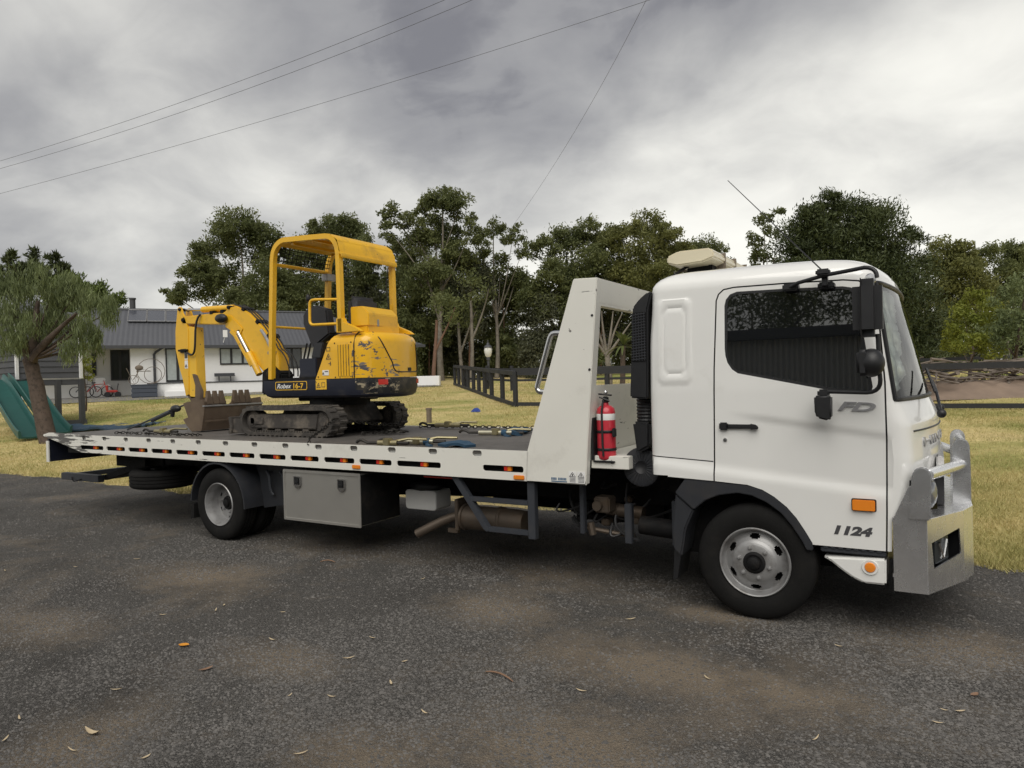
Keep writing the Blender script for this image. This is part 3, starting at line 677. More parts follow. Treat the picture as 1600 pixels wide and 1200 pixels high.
# front: grille panel line, emblem, headlights, wipers
em = text('emblem', 'HINO', .10, Matrix.Translation((0, .26, 1.215)) @ Matrix(((0, 0, 1, 0), (1, 0, 0, 0), (0, 1, 0, 0), (0, 0, 0, 1))) @ Matrix.Diagonal((3.4, .85, 1, 1)), 'badge', truck, ext=.003, bold=.0)
for v in em.data.vertices:
    yy = v.co.y+ORG[truck].y; v.co.x += interp(XF, v.co.z)-interp(DROP, v.co.z)*abs((yy-1.15)/1.15)**2.1+.004
b = NB(); tube(b, [(interp(XF, 1.325)-interp(DROP, 1.325)*abs((y-1.15)/1.15)**2.1+.001, y, 1.325) for y in np.linspace(.12, 2.18, 20)], .006, 6); obj('bonnet_gap', b, 'black', truck)
b = NB(); prism(b, [(y, z) for y, z in ((.55, 1.02), (1.75, 1.02), (1.70, 1.12), (.60, 1.12))], 1.10, 1.145, 'x', .01); obj('grille_bar', b, 'rim', truck)
b = NB(); prism(b, [(.5, .80), (1.8, .80), (1.84, 1.0), (.46, 1.0)], 1.09, 1.142, 'x', .01); obj('lower_grille', b, 'black', truck)
for s in (0, 1):
    yc = .22 if s == 0 else CWID-.22
    b = NB(); ellip(b, (1.03, yc+(.05 if s == 0 else -.05), .92), .075, .15, .12); obj('headlight', b, mat('headlamp_glass', (.30, .31, .32), .12, metal=.6, var=.2, vs_=18), truck, smooth=60)
    b = NB(); prism(b, [(yc-.2, .80), (yc+.2, .80), (yc+.2, 1.05), (yc-.2, 1.05)], .94, 1.03, 'x', .03); obj('headlight_housing', b, 'black', truck)
for y_, y2 in ((.45, 1.0), (1.25, 1.8)):
    b = NB(); tube(b, [(1.135, y_, 1.42), (1.11, (y_+y2)/2, 1.55), (1.08, y2, 1.62)], .010, 6); tube(b, [(1.10, y_+.1, 1.56), (1.05, y_+.25, 1.72)], .008, 6); ellip(b, (1.135, y_, 1.42), .03, .03, .03); obj('wiper', b, 'black', truck)
# mirrors
def rbox_part(name, x0, x1, y0, y1, z0, z1, bev, mt='black', parent=truck):
    b = NB(); box(b, x0, x1, y0, y1, z0, z1, bev, 4); return obj(name, b, mt, parent, smooth=50)
mm_ = rbox_part('main_mirror', .675, .838, -.31, -.15, 1.922, 2.275, .045); rbox_part('mirror_trim', .722, .727, -.311, -.149, 1.92, 2.277, .001, 'under', mm_)
b = NB(); ellip(b, (.77, -.22, 1.765), .075, .085, .088, 18, 12); box(b, .69, .76, -.29, -.16, 1.685, 1.848, .02, 3); wm_ = obj('wide_angle_mirror', b, 'black', truck, smooth=50)
b = NB(); prism(b, [(.432, 1.565), (.535, 1.565), (.533, 1.42), (.515, 1.405), (.45, 1.422), (.435, 1.45)], -.17, -.09, 'y', .015, 3); box(b, .45, .52, -.15, -.09, 1.555, 1.605, .012); obj('close_view_mirror', b, 'black', truck, smooth=50)
b = NB()
tube(b, [(.27, -.03, 2.28), (.34, -.08, 2.305), (.508, -.12, 2.335), (.663, -.17, 2.345)]+bez((.74, -.2, 2.35), (.81, -.22, 2.345), (.81, -.22, 2.28), n=5), .013)
box(b, .235, .335, -.05, .03, 2.262, 2.312, .01); box(b, .455, .555, -.06, .03, 2.258, 2.30, .01); box(b, .455, .54, -.15, -.08, 2.335, 2.375, .01); box(b, .485, .52, -.1, -.04, 2.27, 2.36, .005)
obj('mirror_arm', b, 'black', truck, smooth=50); b = NB()
tube(b, [(.806, -.2, 1.94), (.812, -.2, 1.70)]+bez((.815, -.2, 1.66), (.815, -.19, 1.585), (.74, -.17, 1.582), n=5)+[(.49, -.12, 1.59)], .013)
obj('mirror_arm', b, 'black', truck, smooth=50)
b = NB(); tube(b, [(.49, -.11, 2.37), (.473, -.11, 2.39), (-.092, -.10, 3.044)], .0035, 5, scale=[1.6, 1.3, .7]); obj('aerial', b, 'black', truck)
b = NB(); lathe(b, [(0, -.02), (.03, -.018), (.036, 0), (.02, .03)], (.76, -.0, 2.30), (-.3, 1, 0), 16); obj('marker_lamp', b, 'chrome', truck)
# light bar
lb = NB(); prism(lb, [(-.70, 2.60), (-.70, 2.655), (-.61, 2.69), (-.36, 2.69), (-.33, 2.66), (-.33, 2.615), (-.42, 2.585), (-.62, 2.575)], .40, 1.90, 'y', .012); lbo = obj('light_bar', lb, 'cream', truck)
b = NB(); box(b, -.60, -.40, .6, .75, 2.50, 2.60, .01); box(b, -.60, -.40, 1.55, 1.7, 2.50, 2.60, .01); tube(b, [(-.55, .55, 2.6), (-.62, .45, 2.535), (-.66, .4, 2.49)], .012, 6); obj('light_bar_mount', b, 'under', lbo)
b = NB(); [box(b, -.705, -.325, y-.004, y+.004, 2.572, 2.694) for y in (.75, 1.1, 1.5)]; obj('lens_joint', b, 'wood_old', lbo)
# bull bar
bb = part_empty('bull_bar', truck)
b = NB()
def strip(b, P, z0, z1, th=.008):     # folded upright plate following a plan line
    for (x0, y0), (x1, y1) in zip(P, P[1:]):
        d = Vector((x1-x0, y1-y0, 0)); c = Vector(((x0+x1)/2, (y0+y1)/2, 0)); u = d.normalized(); obox(b, c, u, Vector((-u.y, u.x, 0)), d.length, th, z0, z1)
PL = [(.857, -.02), (1.04, -.02), (1.24, .40), (1.30, .62), (1.30, 1.68), (1.24, 1.90), (1.04, 2.32), (.857, 2.32)]
strip(b, PL, .33, .415); strip(b, [(x-.006, y+.004) for x, y in PL], .415, .44)
strip(b, PL[:2], .415, .79); strip(b, PL[6:], .415, .79); strip(b, PL[2:6], .415, .79)
prism(b, [(p[0], p[1]) for p in PL]+[(1.1, 1.9), (1.1, .4)], .782, .793, 'z')
obj('bumper_plate', b, 'alu', bb, smooth=20)
for s in (0, 1):     # angled corner plates with the fog lamp opening
    P0, P1 = (Vector((1.04, -.02, 0)), Vector((1.24, .40, 0))) if s == 0 else (Vector((1.04, 2.32, 0)), Vector((1.24, 1.90, 0)))
    u = (P1-P0); Lc = u.length; u.normalize(); nrm = Vector((u.y, -u.x, 0)) if s == 0 else Vector((-u.y, u.x, 0))
    t_ = NB(); plate(t_, [(0, .415), (Lc, .415), (Lc, .79), (0, .79)], [[(.05, .64), (.075, .475), (Lc-.04, .52), (Lc-.055, .685)]], -.004, .004)
    mt_ = Matrix(((u.x, nrm.x, 0, P0.x), (u.y, nrm.y, 0, P0.y), (0, 0, 1, 0), (0, 0, 0, 1))); bmesh.ops.transform(t_, matrix=mt_, verts=t_.verts); obj('corner_plate', t_, 'alu', bb, smooth=20)
    t_ = NB(); plate(t_, [(.02, .44), (Lc-.012, .44), (Lc-.012, .72), (.02, .72)], [], -.14, -.13); plate(t_, [(.02, .44), (Lc-.012, .44), (Lc-.012, .72), (.02, .72)], [[(.035, .455), (Lc-.025, .455), (Lc-.025, .705), (.035, .705)]], -.131, -.005); bmesh.ops.transform(t_, matrix=mt_, verts=t_.verts); obj('lamp_recess', t_, 'black', bb)
    c = P0+u*(Lc*.45)-nrm*.045; c.z = .58
    t_ = NB(); prism(t_, rrect(-.09, .09, -.085, .085, .02), -.05, .03, 'y', .012); mt2 = Matrix(((u.x, nrm.x, 0, c.x), (u.y, nrm.y, 0, c.y), (0, 0, 1, .575), (0, 0, 0, 1))); bmesh.ops.transform(t_, matrix=mt2, verts=t_.verts); fl = obj('fog_lamp', t_, 'darkglass', bb)
    t_ = NB(); tube(t_, [(-.05, .036, .05), (0, .036, -.05), (.045, .036, .06)], .012, 6); bmesh.ops.transform(t_, matrix=mt2, verts=t_.verts); obj('lamp_reflector', t_, 'chrome', fl)
    yy = -.045 if s == 0 else 2.285
    b = NB(); prism(b, [(.945, .79), (1.062, .79), (1.072, 1.06), (1.06, 1.10), (1.035, 1.118), (1.0, 1.114), (.975, 1.09), (.965, 1.05)], yy, yy+.06, 'y', .008); prism(b, [(.862, .79), (.945, .79), (.965, 1.0), (.945, .985)], yy+.02, yy+.04, 'y'); obj('wing_upright', b, 'alu', bb, smooth=30)
    yu = .72 if s == 0 else 1.52
    b = NB(); prism(b, [(1.195, .79), (1.205, .57), (1.30, .565), (1.302, 1.0), (1.298, 1.19), (1.28, 1.222), (1.25, 1.235), (1.215, 1.222), (1.197, 1.19)], yu, yu+.06, 'y', .008); obj('centre_upright', b, 'alu', bb, smooth=30)
    y2 = .0 if s == 0 else 2.3
    b = NB(); tube(b, [(1.05, y2, 1.065), (1.25, yu+.03, 1.05)], .036, 14); obj('side_tube', b, 'alu', bb, smooth=50)
b = NB(); tube(b, [(1.25, .765, 1.17), (1.25, 1.535, 1.17)], .032, 14); obj('cross_tube', b, 'alu', bb, smooth=50); b = NB(); tube(b, [(1.25, .765, 1.03), (1.25, 1.535, 1.03)], .03, 14); obj('cross_tube', b, 'alu', bb, smooth=50)
# wheels
def tyre(b, y, s, Rr=.402, wd=.225):
    pr = [(.238, .012), (.262, .0), (.30, -.006), (.345, -.004), (.378, .008), (.395, .024), (.402, .04)]
    for g in (.07, .112, .155): pr += [(.402, g-.008), (.392, g-.005), (.392, g+.005), (.402, g+.008)]
    pr += [(.402, wd-.04), (.395, wd-.024), (.378, wd-.008), (.345, wd+.004), (.30, wd+.006), (.262, wd), (.238, wd-.012)]
    return [(r_*Rr/.402, y+s*t) for r_, t in pr]
def wheel(x, y, s, dished, parent=truck):
    wh = part_empty('wheel', parent)
    b = NB(); lathe(b, tyre(b, y, s), (x, 0, .402), (0, 1, 0), 64); obj('tyre', b, 'rubber', wh, smooth=40)
    b = NB(); n = 96
    def fine(pr):
        o = []
        for (r0, t0), (r1, t1) in zip(pr, pr[1:]):
            m_ = 4 if .12 < (r0+r1)/2 < .21 else 1
            o += [(r0+(r1-r0)*k/m_, t0+(t1-t0)*k/m_) for k in range(m_)]
        return o+[pr[-1]]
    if not dished: pr = fine([(.238, .03), (.242, .004), (.236, -.004), (.228, .0), (.222, .02), (.212, .05), (.205, .056), (.195, .052), (.160, .026), (.150, .016), (.135, .006), (.12, .0), (.08, -.004), (.066, -.004)]); rh, ah, bh = .178, .017, .031
    else: pr = fine([(.238, .03), (.242, .004), (.236, -.004), (.228, .0), (.222, .03), (.208, .07), (.205, .12), (.20, .15), (.19, .153), (.14, .146), (.12, .14), (.08, .13)]); rh, ah, bh = .165, .017, .028
    def sk(i, k):
        rm = (pr[i][0]+pr[i+1][0])/2; th = ((k+.5)/n*360-15) % 60; th = (th-60 if th > 30 else th)
        return ((rm-rh)/ah)**2+(R(th)*rh/bh)**2 < 1
    lathe(b, [(r_, y+s*t) for r_, t in pr], (x, 0, .402), (0, 1, 0), n, sk)
    obj('rim', b, 'rim', wh, smooth=35)
    b = NB(); q = .0 if not dished else .13
    lathe(b, [(.225, y+s*.10), (.0, y+s*.10)], (x, 0, .402), (0, 1, 0), 24) if not dished else lathe(b, [(.2, y+s*.19), (.0, y+s*.19)], (x, 0, .402), (0, 1, 0), 24)
    obj('brake_drum', b, 'under', wh)
    b = NB(); lathe(b, [(.078, y+s*(q+.01)), (.075, y+s*(q-.012)), (.06, y+s*(q-.02)), (.045, y+s*(q-.016)), (.042, y+s*(q-.04)), (.03, y+s*(q-.048)), (0, y+s*(q-.05))], (x, 0, .402), (0, 1, 0), 24); obj('hub', b, 'under', wh)
    for k in range(6):
        a = R(60*k+45); b = NB(); lathe(b, [(.016, y+s*(q+.008)), (.016, y+s*(q-.012)), (.010, y+s*(q-.013)), (.008, y+s*(q-.024)), (0, y+s*(q-.025))], (x+.105*math.cos(a), 0, .402+.105*math.sin(a)), (0, 1, 0), 6); obj('wheel_nut', b, 'rim', wh, smooth=0)
wheel(0, .02, 1, False); wheel(0, 2.28, -1, False)
wheel(-5.79, .02, 1, True); wheel(-5.79, .29, 1, True); wheel(-5.79, 2.38, -1, True); wheel(-5.79, 2.11, -1, True)
# tray: side rails with slots and stake pockets, plate, tail
slots = [(-8.557, -8.019), (-7.947, -7.54), (-7.466, -7.061), (-6.99, -6.581), (-6.505, -6.104), (-6.027, -5.627), (-5.552, -5.14), (-5.065, -4.661), (-4.591, -4.185), (-4.112, -3.706), (-3.642, -3.241), (-3.178, -2.674), (-2.228, -1.826)]
pockets = [-8.468+.4757*k for k in range(14)]
railo = [(-1.26, .875), (-7.41, .889), (-8.53, .902), (-9.37, 1.075), (-9.50, 1.10), (-9.48, 1.122), (-9.36, 1.146), (-9.07, 1.146), (-8.7, 1.128), (-1.30, 1.125)]
hl = [rrect(a, b_, .944, .996, .02, 3) for a, b_ in slots]+[rrect(x-.048, x+.048, 1.066, 1.116, .02, 3) for x in pockets]
deck = part_empty('tray', truck)
for y0 in (0, 2.395):
    b = NB(); plate(b, railo, hl, y0, y0+.012); o = obj('side_rail', b, 'deckwhite', deck, smooth=0)
    if y0 == 0: o['label'] = 'white slotted side rail with scuffed tail'
b = NB(); box(b, -9.0, -1.3, .07, .075, .88, 1.10); obj('inner_rail', b, 'under', deck)
b = NB(); box(b, -8.9, -1.3, .024, .028, 1.055, 1.114); obj('pocket_backing', b, mat('pocket_grey', (.42, .42, .40), .6, var=.3, vs_=14), deck)
b = NB(); prism(b, [(-9.48, 1.112), (-9.07, 1.136), (-8.7, 1.118), (-1.25, 1.115), (-1.25, 1.09), (-8.7, 1.09), (-9.4, 1.07)], .012, 2.395, 'y'); obj('tray_floor', b, 'deck', deck)
for x in np.arange(-8.6, -1.3, .6):
    b = NB(); box(b, x, x+.06, .08, 2.33, .92, 1.09); obj('cross_member', b, 'under', deck)
b = NB(); box(b, -9.41, -9.375, .012, 2.388, .745, 1.06); o = obj('tail_light_panel', b, 'navy', deck)
b = NB(); box(b, -9.42, -9.36, -.004, .011, .742, 1.03); obj('panel_edge', b, 'tailwhite', o)
for (a, b_), xm in zip(slots, [(s_[0]+s_[1])/2-.03 for s_ in slots]):
    xm = a+.60*(b_-a); b = NB(); box(b, xm-.03, xm+.03, .018, .05, .948, .992, .004); o = obj('marker_light', b, 'amber', deck)
    b = NB(); box(b, xm-.036, xm-.004, .012, .016, .952, .988, .001); obj('red_half', b, 'redlens', o)
for x, z in ((-3.676, .916), (-1.867, .905)):
    b = NB(); box(b, x-.05, x+.05, -.018, .0, z-.018, z+.018, .005); obj('side_reflector', b, 'amber', deck)
# headboard
hb = part_empty('headboard', truck)
SP = [(-1.785, 1.127), (-1.326, 2.498), (-1.122, 2.490), (-1.246, 1.106), (-1.262, .876), (-1.80, .876)]
for y0 in (-.006, 2.33):
    b = NB(); prism(b, SP, y0, y0+.075, 'y', .006); obj('side_panel', b, 'deckwhite', hb, smooth=30)
def hbx(z): return -1.122-(2.49-z)*.0896
b = NB(); t_ = NB(); plate(t_, [(.07, 1.06), (2.33, 1.06), (2.33, 2.488), (.07, 2.488)], [[(.10, 1.655), (.10, 2.28), (2.30, 2.28), (2.30, 1.655)]], -.03, 0, 'x')
for v in t_.verts: v.co.x += hbx(v.co.z)-.002
merge(b, t_); obj('front_panel', b, 'deckwhite', hb, smooth=0)
b = NB(); prism(b, [(-1.33, 2.494), (-1.125, 2.487), (-1.14, 2.30), (-1.30, 2.30)], .07, 2.33, 'y', .004); obj('top_beam', b, 'deckwhite', hb)
b = NB(); prism(b, [(-1.245, 1.0), (-.93, 1.0), (-.93, 1.10), (-1.24, 1.10)], .07, 2.33, 'y', .004); obj('front_ledge', b, 'deckwhite', hb)
b = NB(); tube(b, [(-1.455, .05, 2.08), (-1.515, .05, 2.083)]+bez((-1.535, .05, 2.083), (-1.57, .05, 2.08), (-1.585, .05, 2.02), n=4)+[(-1.69, .05, 1.70)]+bez((-1.705, .05, 1.655), (-1.71, .05, 1.61), (-1.66, .05, 1.608), n=4)+[(-1.60, .05, 1.608)], .022, 10); obj('grab_handle', b, 'chrome', hb, smooth=50)
for x, z in ((-1.142, 2.20), (-1.175, 1.78)):
    b = NB(); lathe(b, [(0, -.005), (.01, -.004), (.011, 0)], (x-.03, -.006, z), (0, 1, 0), 8); obj('panel_bolt', b, 'black', hb)
for x in (-1.408, -1.333):
    b = NB(); box(b, x, x+.068, -.0085, -.0065, .885, .978); o = obj('warning_sticker', b, 'whiteprint', hb)
    b = NB(); tube(b, [(x+.008, -.0095, .936), (x+.06, -.0095, .936), (x+.034, -.0095, .971), (x+.008, -.0095, .936)], .0028, 4); box(b, x+.03, x+.038, -.0105, -.0086, .942, .958); [box(b, x+.008, x+.06, -.0095, -.0086, z, z+.004) for z in (.893, .903, .913, .923)]; obj('sticker_print', b, 'darkprint', o)
b = NB(); [box(b, -1.565+.0125*k, -1.556+.0125*k, -.0075, -.0065, .902, .922) for k in range(11) if k != 4]; obj('sticker_lettering', b, 'blueprint', hb)
b = NB(); box(b, -1.565, -1.425, -.008, -.0065, .888, .896); obj('sticker_line', b, 'blueprint', hb)
# snorkel and air cleaner
b = NB(); prism(b, [(-.893, 1.555), (-.75, 1.545), (-.735, 2.22), (-.70, 2.345), (-.735, 2.348), (-.80, 2.30), (-.855, 2.24)], .03, .34, 'y', .012); sn = obj('air_intake_snorkel', b, 'black', truck)
b = NB(); prism(b, [(-.868, 1.83), (-.755, 1.83), (-.748, 2.20), (-.852, 2.20)], .022, .03, 'y', .002); gp = obj('intake_grille', b, 'under', sn)
b = NB()
for k in range(17):
    z = 1.84+.021*k; tube(b, [(-.865+.00035*k, .021, z), (-.752, .021, z+.012)], .0042, 4)
for k in range(5): box(b, -.852+.022*k, -.847+.022*k, .0185, .022, 1.835, 2.195)
obj('grille_slat', b, 'fender', gp)
b = NB(); lathe(b, [(.07+.008*(k % 2), .013*k) for k in range(15)], (-.82, .19, 1.365), (0, 0, 1), 20); obj('intake_bellows', b, 'black', truck, smooth=0)
b = NB(); prism(b, [(-.90, 1.37), (-.755, 1.37), (-.76, 1.18), (-.87, 1.12)], .08, .32, 'y', .02); obj('intake_duct', b, 'black', truck)
b = NB(); lathe(b, [(0, .02), (.035, .015), (.05, .0), (.12, -.004), (.148, .004), (.155, .02), (.155, .30), (0, .30)], (-.865, .16, 1.01), (0, 1, 0), 36)
for k in range(24): a = R(15*k); tube(b, [(-.865+.05*math.cos(a), .158, 1.01+.05*math.sin(a)), (-.865+.14*math.cos(a), .158, 1.01+.14*math.sin(a))], .004, 4)
obj('air_cleaner', b, 'fender', truck)
# chassis and underbody
for y in (.72, 1.58):
    b = NB(); box(b, -9.0, .95, y, y+.08, .62, .87, .006); obj('chassis_rail', b, 'under', truck)
b = NB(); tube(b, [(0, .25, .402), (0, 2.05, .402)], .06, 10); box(b, -.08, .08, .6, 1.7, .33, .47, .02); obj('front_axle', b, 'under', truck)
b = NB(); tube(b, [(-5.79, .5, .402), (-5.79, 1.9, .402)], .10, 12); ellip(b, (-5.79, 1.2, .40), .22, .2, .22); obj('rear_axle', b, 'under', truck)
b = NB(); tube(b, [(-5.6, 1.2, .42), (-1.4, 1.2, .60)], .05, 10); obj('drive_shaft', b, 'under', truck)
b = NB(); box(b, -1.9, -.9, .95, 1.45, .38, .85, .06); tube(b, [(-1.5, .95, .55), (-1.5, 1.45, .55)], .2, 14); box(b, -.9, .6, .85, 1.5, .40, .98, .05); obj('engine_block', b, 'under', truck)
b = NB(); box(b, -.70, .75, .3, 2.0, .80, .975, .02); obj('cab_underside', b, 'under', truck)
for x0, x1, z0, z1, y in ((-.66, -.6, .40, .75, .25), (-1.43, -1.39, .43, .84, .22), (-1.05, -.99, .38, .70, .25)):
    b = NB(); box(b, x0, x1, y, y+.06, z0, z1, .006); obj('bracket', b, 'frame', truck)
b = NB(); tube(b, [(-.95, .36, .52), (-.62, .36, .50)], .075, 16); lathe(b, [(0, -.01), (.05, 0)], (-.62, .36, .5), (1, 0, 0), 12); obj('air_dryer', b, 'under', truck, smooth=50)
b = NB(); tube(b, [(-1.30, .5, .60), (-.98, .5, .585)], .055, 14); tube(b, [(-1.12, .5, .59), (-1.06, .5, .59)], .062, 14); obj('starter_motor', b, 'muffler', truck, smooth=50)
b = NB(); box(b, -1.34, -1.20, .30, .45, .60, .73, .012); lathe(b, [(0, -.03), (.04, -.03), (.045, 0)], (-1.30, .30, .66), (0, 1, 0), 16); obj('hydraulic_valve', b, 'muffler', truck)
b = NB(); tube(b, [(-1.42, .3, .47), (-1.15, .32, .44), (-1.0, .34, .43)], .02, 8); tube(b, [(-1.36, .28, .52), (-1.34, .28, .42)], .03, 8); obj('steel_pipe', b, 'muffler', truck)
for k in range(14):
    x = rnd.uniform(-1.7, -.75); z = rnd.uniform(.5, .85); y = rnd.uniform(.3, .6); b = NB()
    tube(b, bez((x, y, z), (x+rnd.uniform(-.1, .1), y-.08, z-rnd.uniform(.05, .25)), (x+rnd.uniform(.05, .3), y, z-rnd.uniform(-.05, .2)), n=7), rnd.uniform(.007, .014), 6); obj('under_hose', b, 'hose', truck)
for k in range(7):
    x = rnd.uniform(-1.6, -.7); z = rnd.uniform(.48, .8); y = rnd.uniform(.42, .6); s = rnd.uniform(.03, .07); b = NB(); box(b, x-s, x+s, y, y+.1, z-s*.8, z+s*.8, .01); obj('engine_fitting', b, 'under' if k % 2 else 'muffler', truck)
# muffler and guard frame
b = NB(); lathe(b, [(0, 0), (.09, 0), (.108, .015), (.11, .03), (.11, .42), (.118, .425), (.118, .45), (.11, .455), (.11, .60), (.10, .68), (.0, .69)], (-2.70, .36, .448), (1, 0, 0), 28); mf = obj('muffler', b, 'muffler', truck, smooth=35)
b = NB(); tube(b, [(-2.70, .36, .46), (-2.80, .34, .44), (-2.90, .30, .40), (-3.14, .22, .275)], .043, 14); obj('tail_pipe', b, 'muffler', mf, smooth=50)
for x in (.02, .40):
    b = NB(); lathe(b, [(.112, x), (.122, x+.004), (.122, x+.026), (.112, x+.03)], (-2.70, .36, .448), (1, 0, 0), 24); obj('muffler_band', b, 'muffler', mf)
b = NB(); box(b, -2.74, -2.70, .28, .44, .33, .62, .005); box(b, -2.84, -2.72, .3, .34, .30, .34, .004); obj('muffler_clamp', b, 'muffler', mf)
b = NB(); box(b, -1.815, -1.745, .03, .09, .39, .87, .004); obj('guard_post', b, 'frame', truck)
b = NB(); box(b, -2.40, -1.815, .033, .085, .665, .705, .004); obj('guard_bar', b, 'frame', truck)
b = NB(); box(b, -2.215, -1.815, .033, .085, .415, .455, .004); obj('guard_bar', b, 'frame', truck)
b = NB(); prism(b, [(-2.59, .87), (-2.515, .87), (-2.195, .43), (-2.225, .412), (-2.26, .43)], .032, .088, 'y', .004); obj('guard_brace', b, 'frame', truck)
b = NB(); prism(b, rrect(-3.46, -3.08, .455, .645, .03), .45, .7, 'y', .02); jg = obj('fluid_reservoir', b, 'jug', truck)
b = NB(); ellip(b, (-3.27, .55, .68), .19, .12, .07); obj('reservoir_cover', b, 'black', jg)
b = NB(); box(b, -2.95, -2.6, .10, .13, .838, .852, .003); obj('red_hydraulic_line', b, 'redlens', truck).name = 'hydraulic_line'
# stainless toolbox
tb = NB(); box(tb, -4.712, -3.662, .02, .60, .335, .838, .006); to = obj('toolbox', tb, 'stainless', truck)
b = NB(); plate(b, rrect(-4.722, -3.652, .325, .848, .01, 2), [rrect(-4.700, -3.675, .348, .82, .01, 2)], .012, .02); obj('toolbox_lip', b, 'stainless', to)
b = NB(); box(b, -3.659, -3.655, .03, .59, .345, .83); obj('toolbox_end', b, 'under', to)
for x in (-4.508, -3.895):
    b = NB(); prism(b, [(x-.05, .785), (x+.05, .785), (x+.05, .69), (x+.02, .66), (x-.02, .66), (x-.05, .69)], .0, .013, 'y', .004); lt = obj('latch', b, 'chrome', to)
    b = NB(); box(b, x-.034, x+.034, -.006, .0, .70, .772, .003); box(b, x-.02, x+.025, -.012, -.005, .715, .735, .002); obj('latch_paddle', b, 'black', lt)
# rear guard, tow frame
prof = [(-5.79+.47*math.cos(R(a)), .402+.475*math.sin(R(a))) for a in range(-2, 190, 12)]
prof_in = [(-5.79+.452*math.cos(R(a)), .402+.457*math.sin(R(a))) for a in range(-2, 190, 12)]
b = NB(); prism(b, prof+prof_in[::-1], .0, .56, 'y'); obj('rear_mudguard', b, 'fender', truck)
b = NB(); prism(b, [(-5.33, .39), (-5.31, .36), (-4.90, .43), (-4.72, .47), (-4.72, .86), (-5.45, .86), (-5.37, .70)], .25, .27, 'y', .003); gd = obj('guard_plate', b, 'fender', truck)
for x in (-5.17, -4.95):
    b = NB(); tube(b, bez((x-.05, .22, .78), (x+.06, .2, .72), (x-.02, .2, .60), (x+.05, .22, .52), n=8), .016, 8); obj('tie_hook', b, 'frame', gd)
b = NB(); prism(b, [(-6.27, .39), (-6.24, .38), (-6.25, .21), (-6.31, .2), (-6.285, .38)], .03, .5, 'y'); obj('rear_mudflap', b, 'rubber', truck)
tf = part_empty('tow_frame', truck)
for y in (.50, 1.78):
    b = NB(); box(b, -10.07, -9.08, y, y+.09, .40, .50, .006); obj('frame_rail', b, 'frame', tf)
    b = NB(); prism(b, [(-9.09, .42), (-9.09, .50), (-8.1, .76), (-8.1, .66)], y+.1, y+.17, 'y', .004); obj('frame_arm', b, 'under', tf)
for x in (-9.95, -9.25):
    b = NB(); box(b, x, x+.08, .59, 1.78, .415, .485, .004); obj('frame_crossbar', b, 'frame', tf)
b = NB(); tube(b, bez((-9.75, .49, .45), (-9.7, .47, .36), (-9.62, .47, .40), (-9.5, .49, .43), n=6), .008, 6); obj('frame_hook', b, 'under', tf)

b = NB(); box(b, -.60, .48, .30, .34, .36, .96); obj('wheel_arch_liner', b, 'under', truck); b = NB(); box(b, -.60, .48, 1.96, 2.0, .36, .96); obj('wheel_arch_liner', b, 'under', truck)
b = NB(); box(b, -4.72, -3.5, 1.72, 2.36, .36, .85, .02); obj('far_toolbox', b, 'stainless', truck).name = 'toolbox'
b = NB(); box(b, -3.3, -1.35, 1.70, 2.3, .30, .86, .08, 3); obj('fuel_tank', b, 'under', truck)
b = NB(); box(b, -1.25, -.62, 1.68, 2.2, .30, .90, .03); obj('battery_box', b, 'under', truck)
b = NB(); box(b, -9.0, -1.3, .5, 1.9, .872, .915); obj('subframe', b, 'under', truck)

# ------------------------------------------------------------------ things carried on the truck
sw = thing('spare_wheel', 'spare tyre slung flat beneath the tray near its tail', 'wheel', (-7.45, .45, .46))
b = NB(); lathe(b, tyre(b, 0, 1, .40), (-7.45, .45, .46), (0, 0, 1), 48); obj('tyre', b, 'rubber', sw)
b = NB(); lathe(b, [(.238, .03), (.22, .03), (.20, .12), (.10, .14), (0, .14)], (-7.45, .45, .46), (0, 0, 1), 36); obj('rim', b, 'rim', sw)
b = NB(); tube(b, [(-7.45, .45, .55), (-7.45, .45, .9)], .02, 8); box(b, -7.5, -7.4, .3, .6, .68, .70); obj('hanger', b, 'under', sw)
fe = thing('fire_extinguisher', 'red fire extinguisher strapped upright between headboard and cab', 'extinguisher', (-1.135, .15, 1.06))
b = NB(); lathe(b, [(0, 0), (.06, 0), (.072, .012), (.074, .03), (.074, .37), (.068, .405), (.045, .425), (.025, .432), (.022, .45), (0, .45)], (-1.135, .13, 1.065), (0, 0, 1), 28); obj('cylinder', b, 'red', fe, smooth=50)
b = NB(); lathe(b, [(.0746, .315), (.0752, .318), (.0752, .362), (.0746, .365)], (-1.135, .13, 1.065), (0, 0, 1), 28); obj('label_band', b, 'whiteprint', fe, smooth=50)
b = NB(); lathe(b, [(.02, .45), (.026, .455), (.026, .49), (.015, .50)], (-1.135, .13, 1.065), (0, 0, 1), 12); tube(b, [(-1.18, .1, 1.585), (-1.07, .1, 1.575)], .008, 6); tube(b, [(-1.175, .1, 1.56), (-1.09, .1, 1.53)], .007, 6); obj('valve', b, 'black', fe)
b = NB(); ellip(b, (-1.125, .11, 1.595), .018, .018, .022); obj('gauge', b, 'chrome', fe)
b = NB(); tube(b, [(-1.13, .07, 1.54), (-1.137, .052, 1.45), (-1.135, .05, 1.2), (-1.13, .05, 1.10)], .009, 8); obj('hose', b, 'hose', fe)
for z in (1.15, 1.29):
    b = NB(); lathe(b, [(.0775, z-.011), (.079, z-.009), (.079, z+.009), (.0775, z+.011)], (-1.135, .13, 0), (0, 0, 1), 24); obj('strap', b, 'black', fe)
b = NB(); box(b, -1.235, -1.212, .05, .21, 1.065, 1.40, .004); box(b, -1.22, -1.04, .05, .21, 1.05, 1.064, .004); box(b, -1.06, -1.03, .06, .09, 1.25, 1.32, .006); obj('bracket', b, 'black', fe)

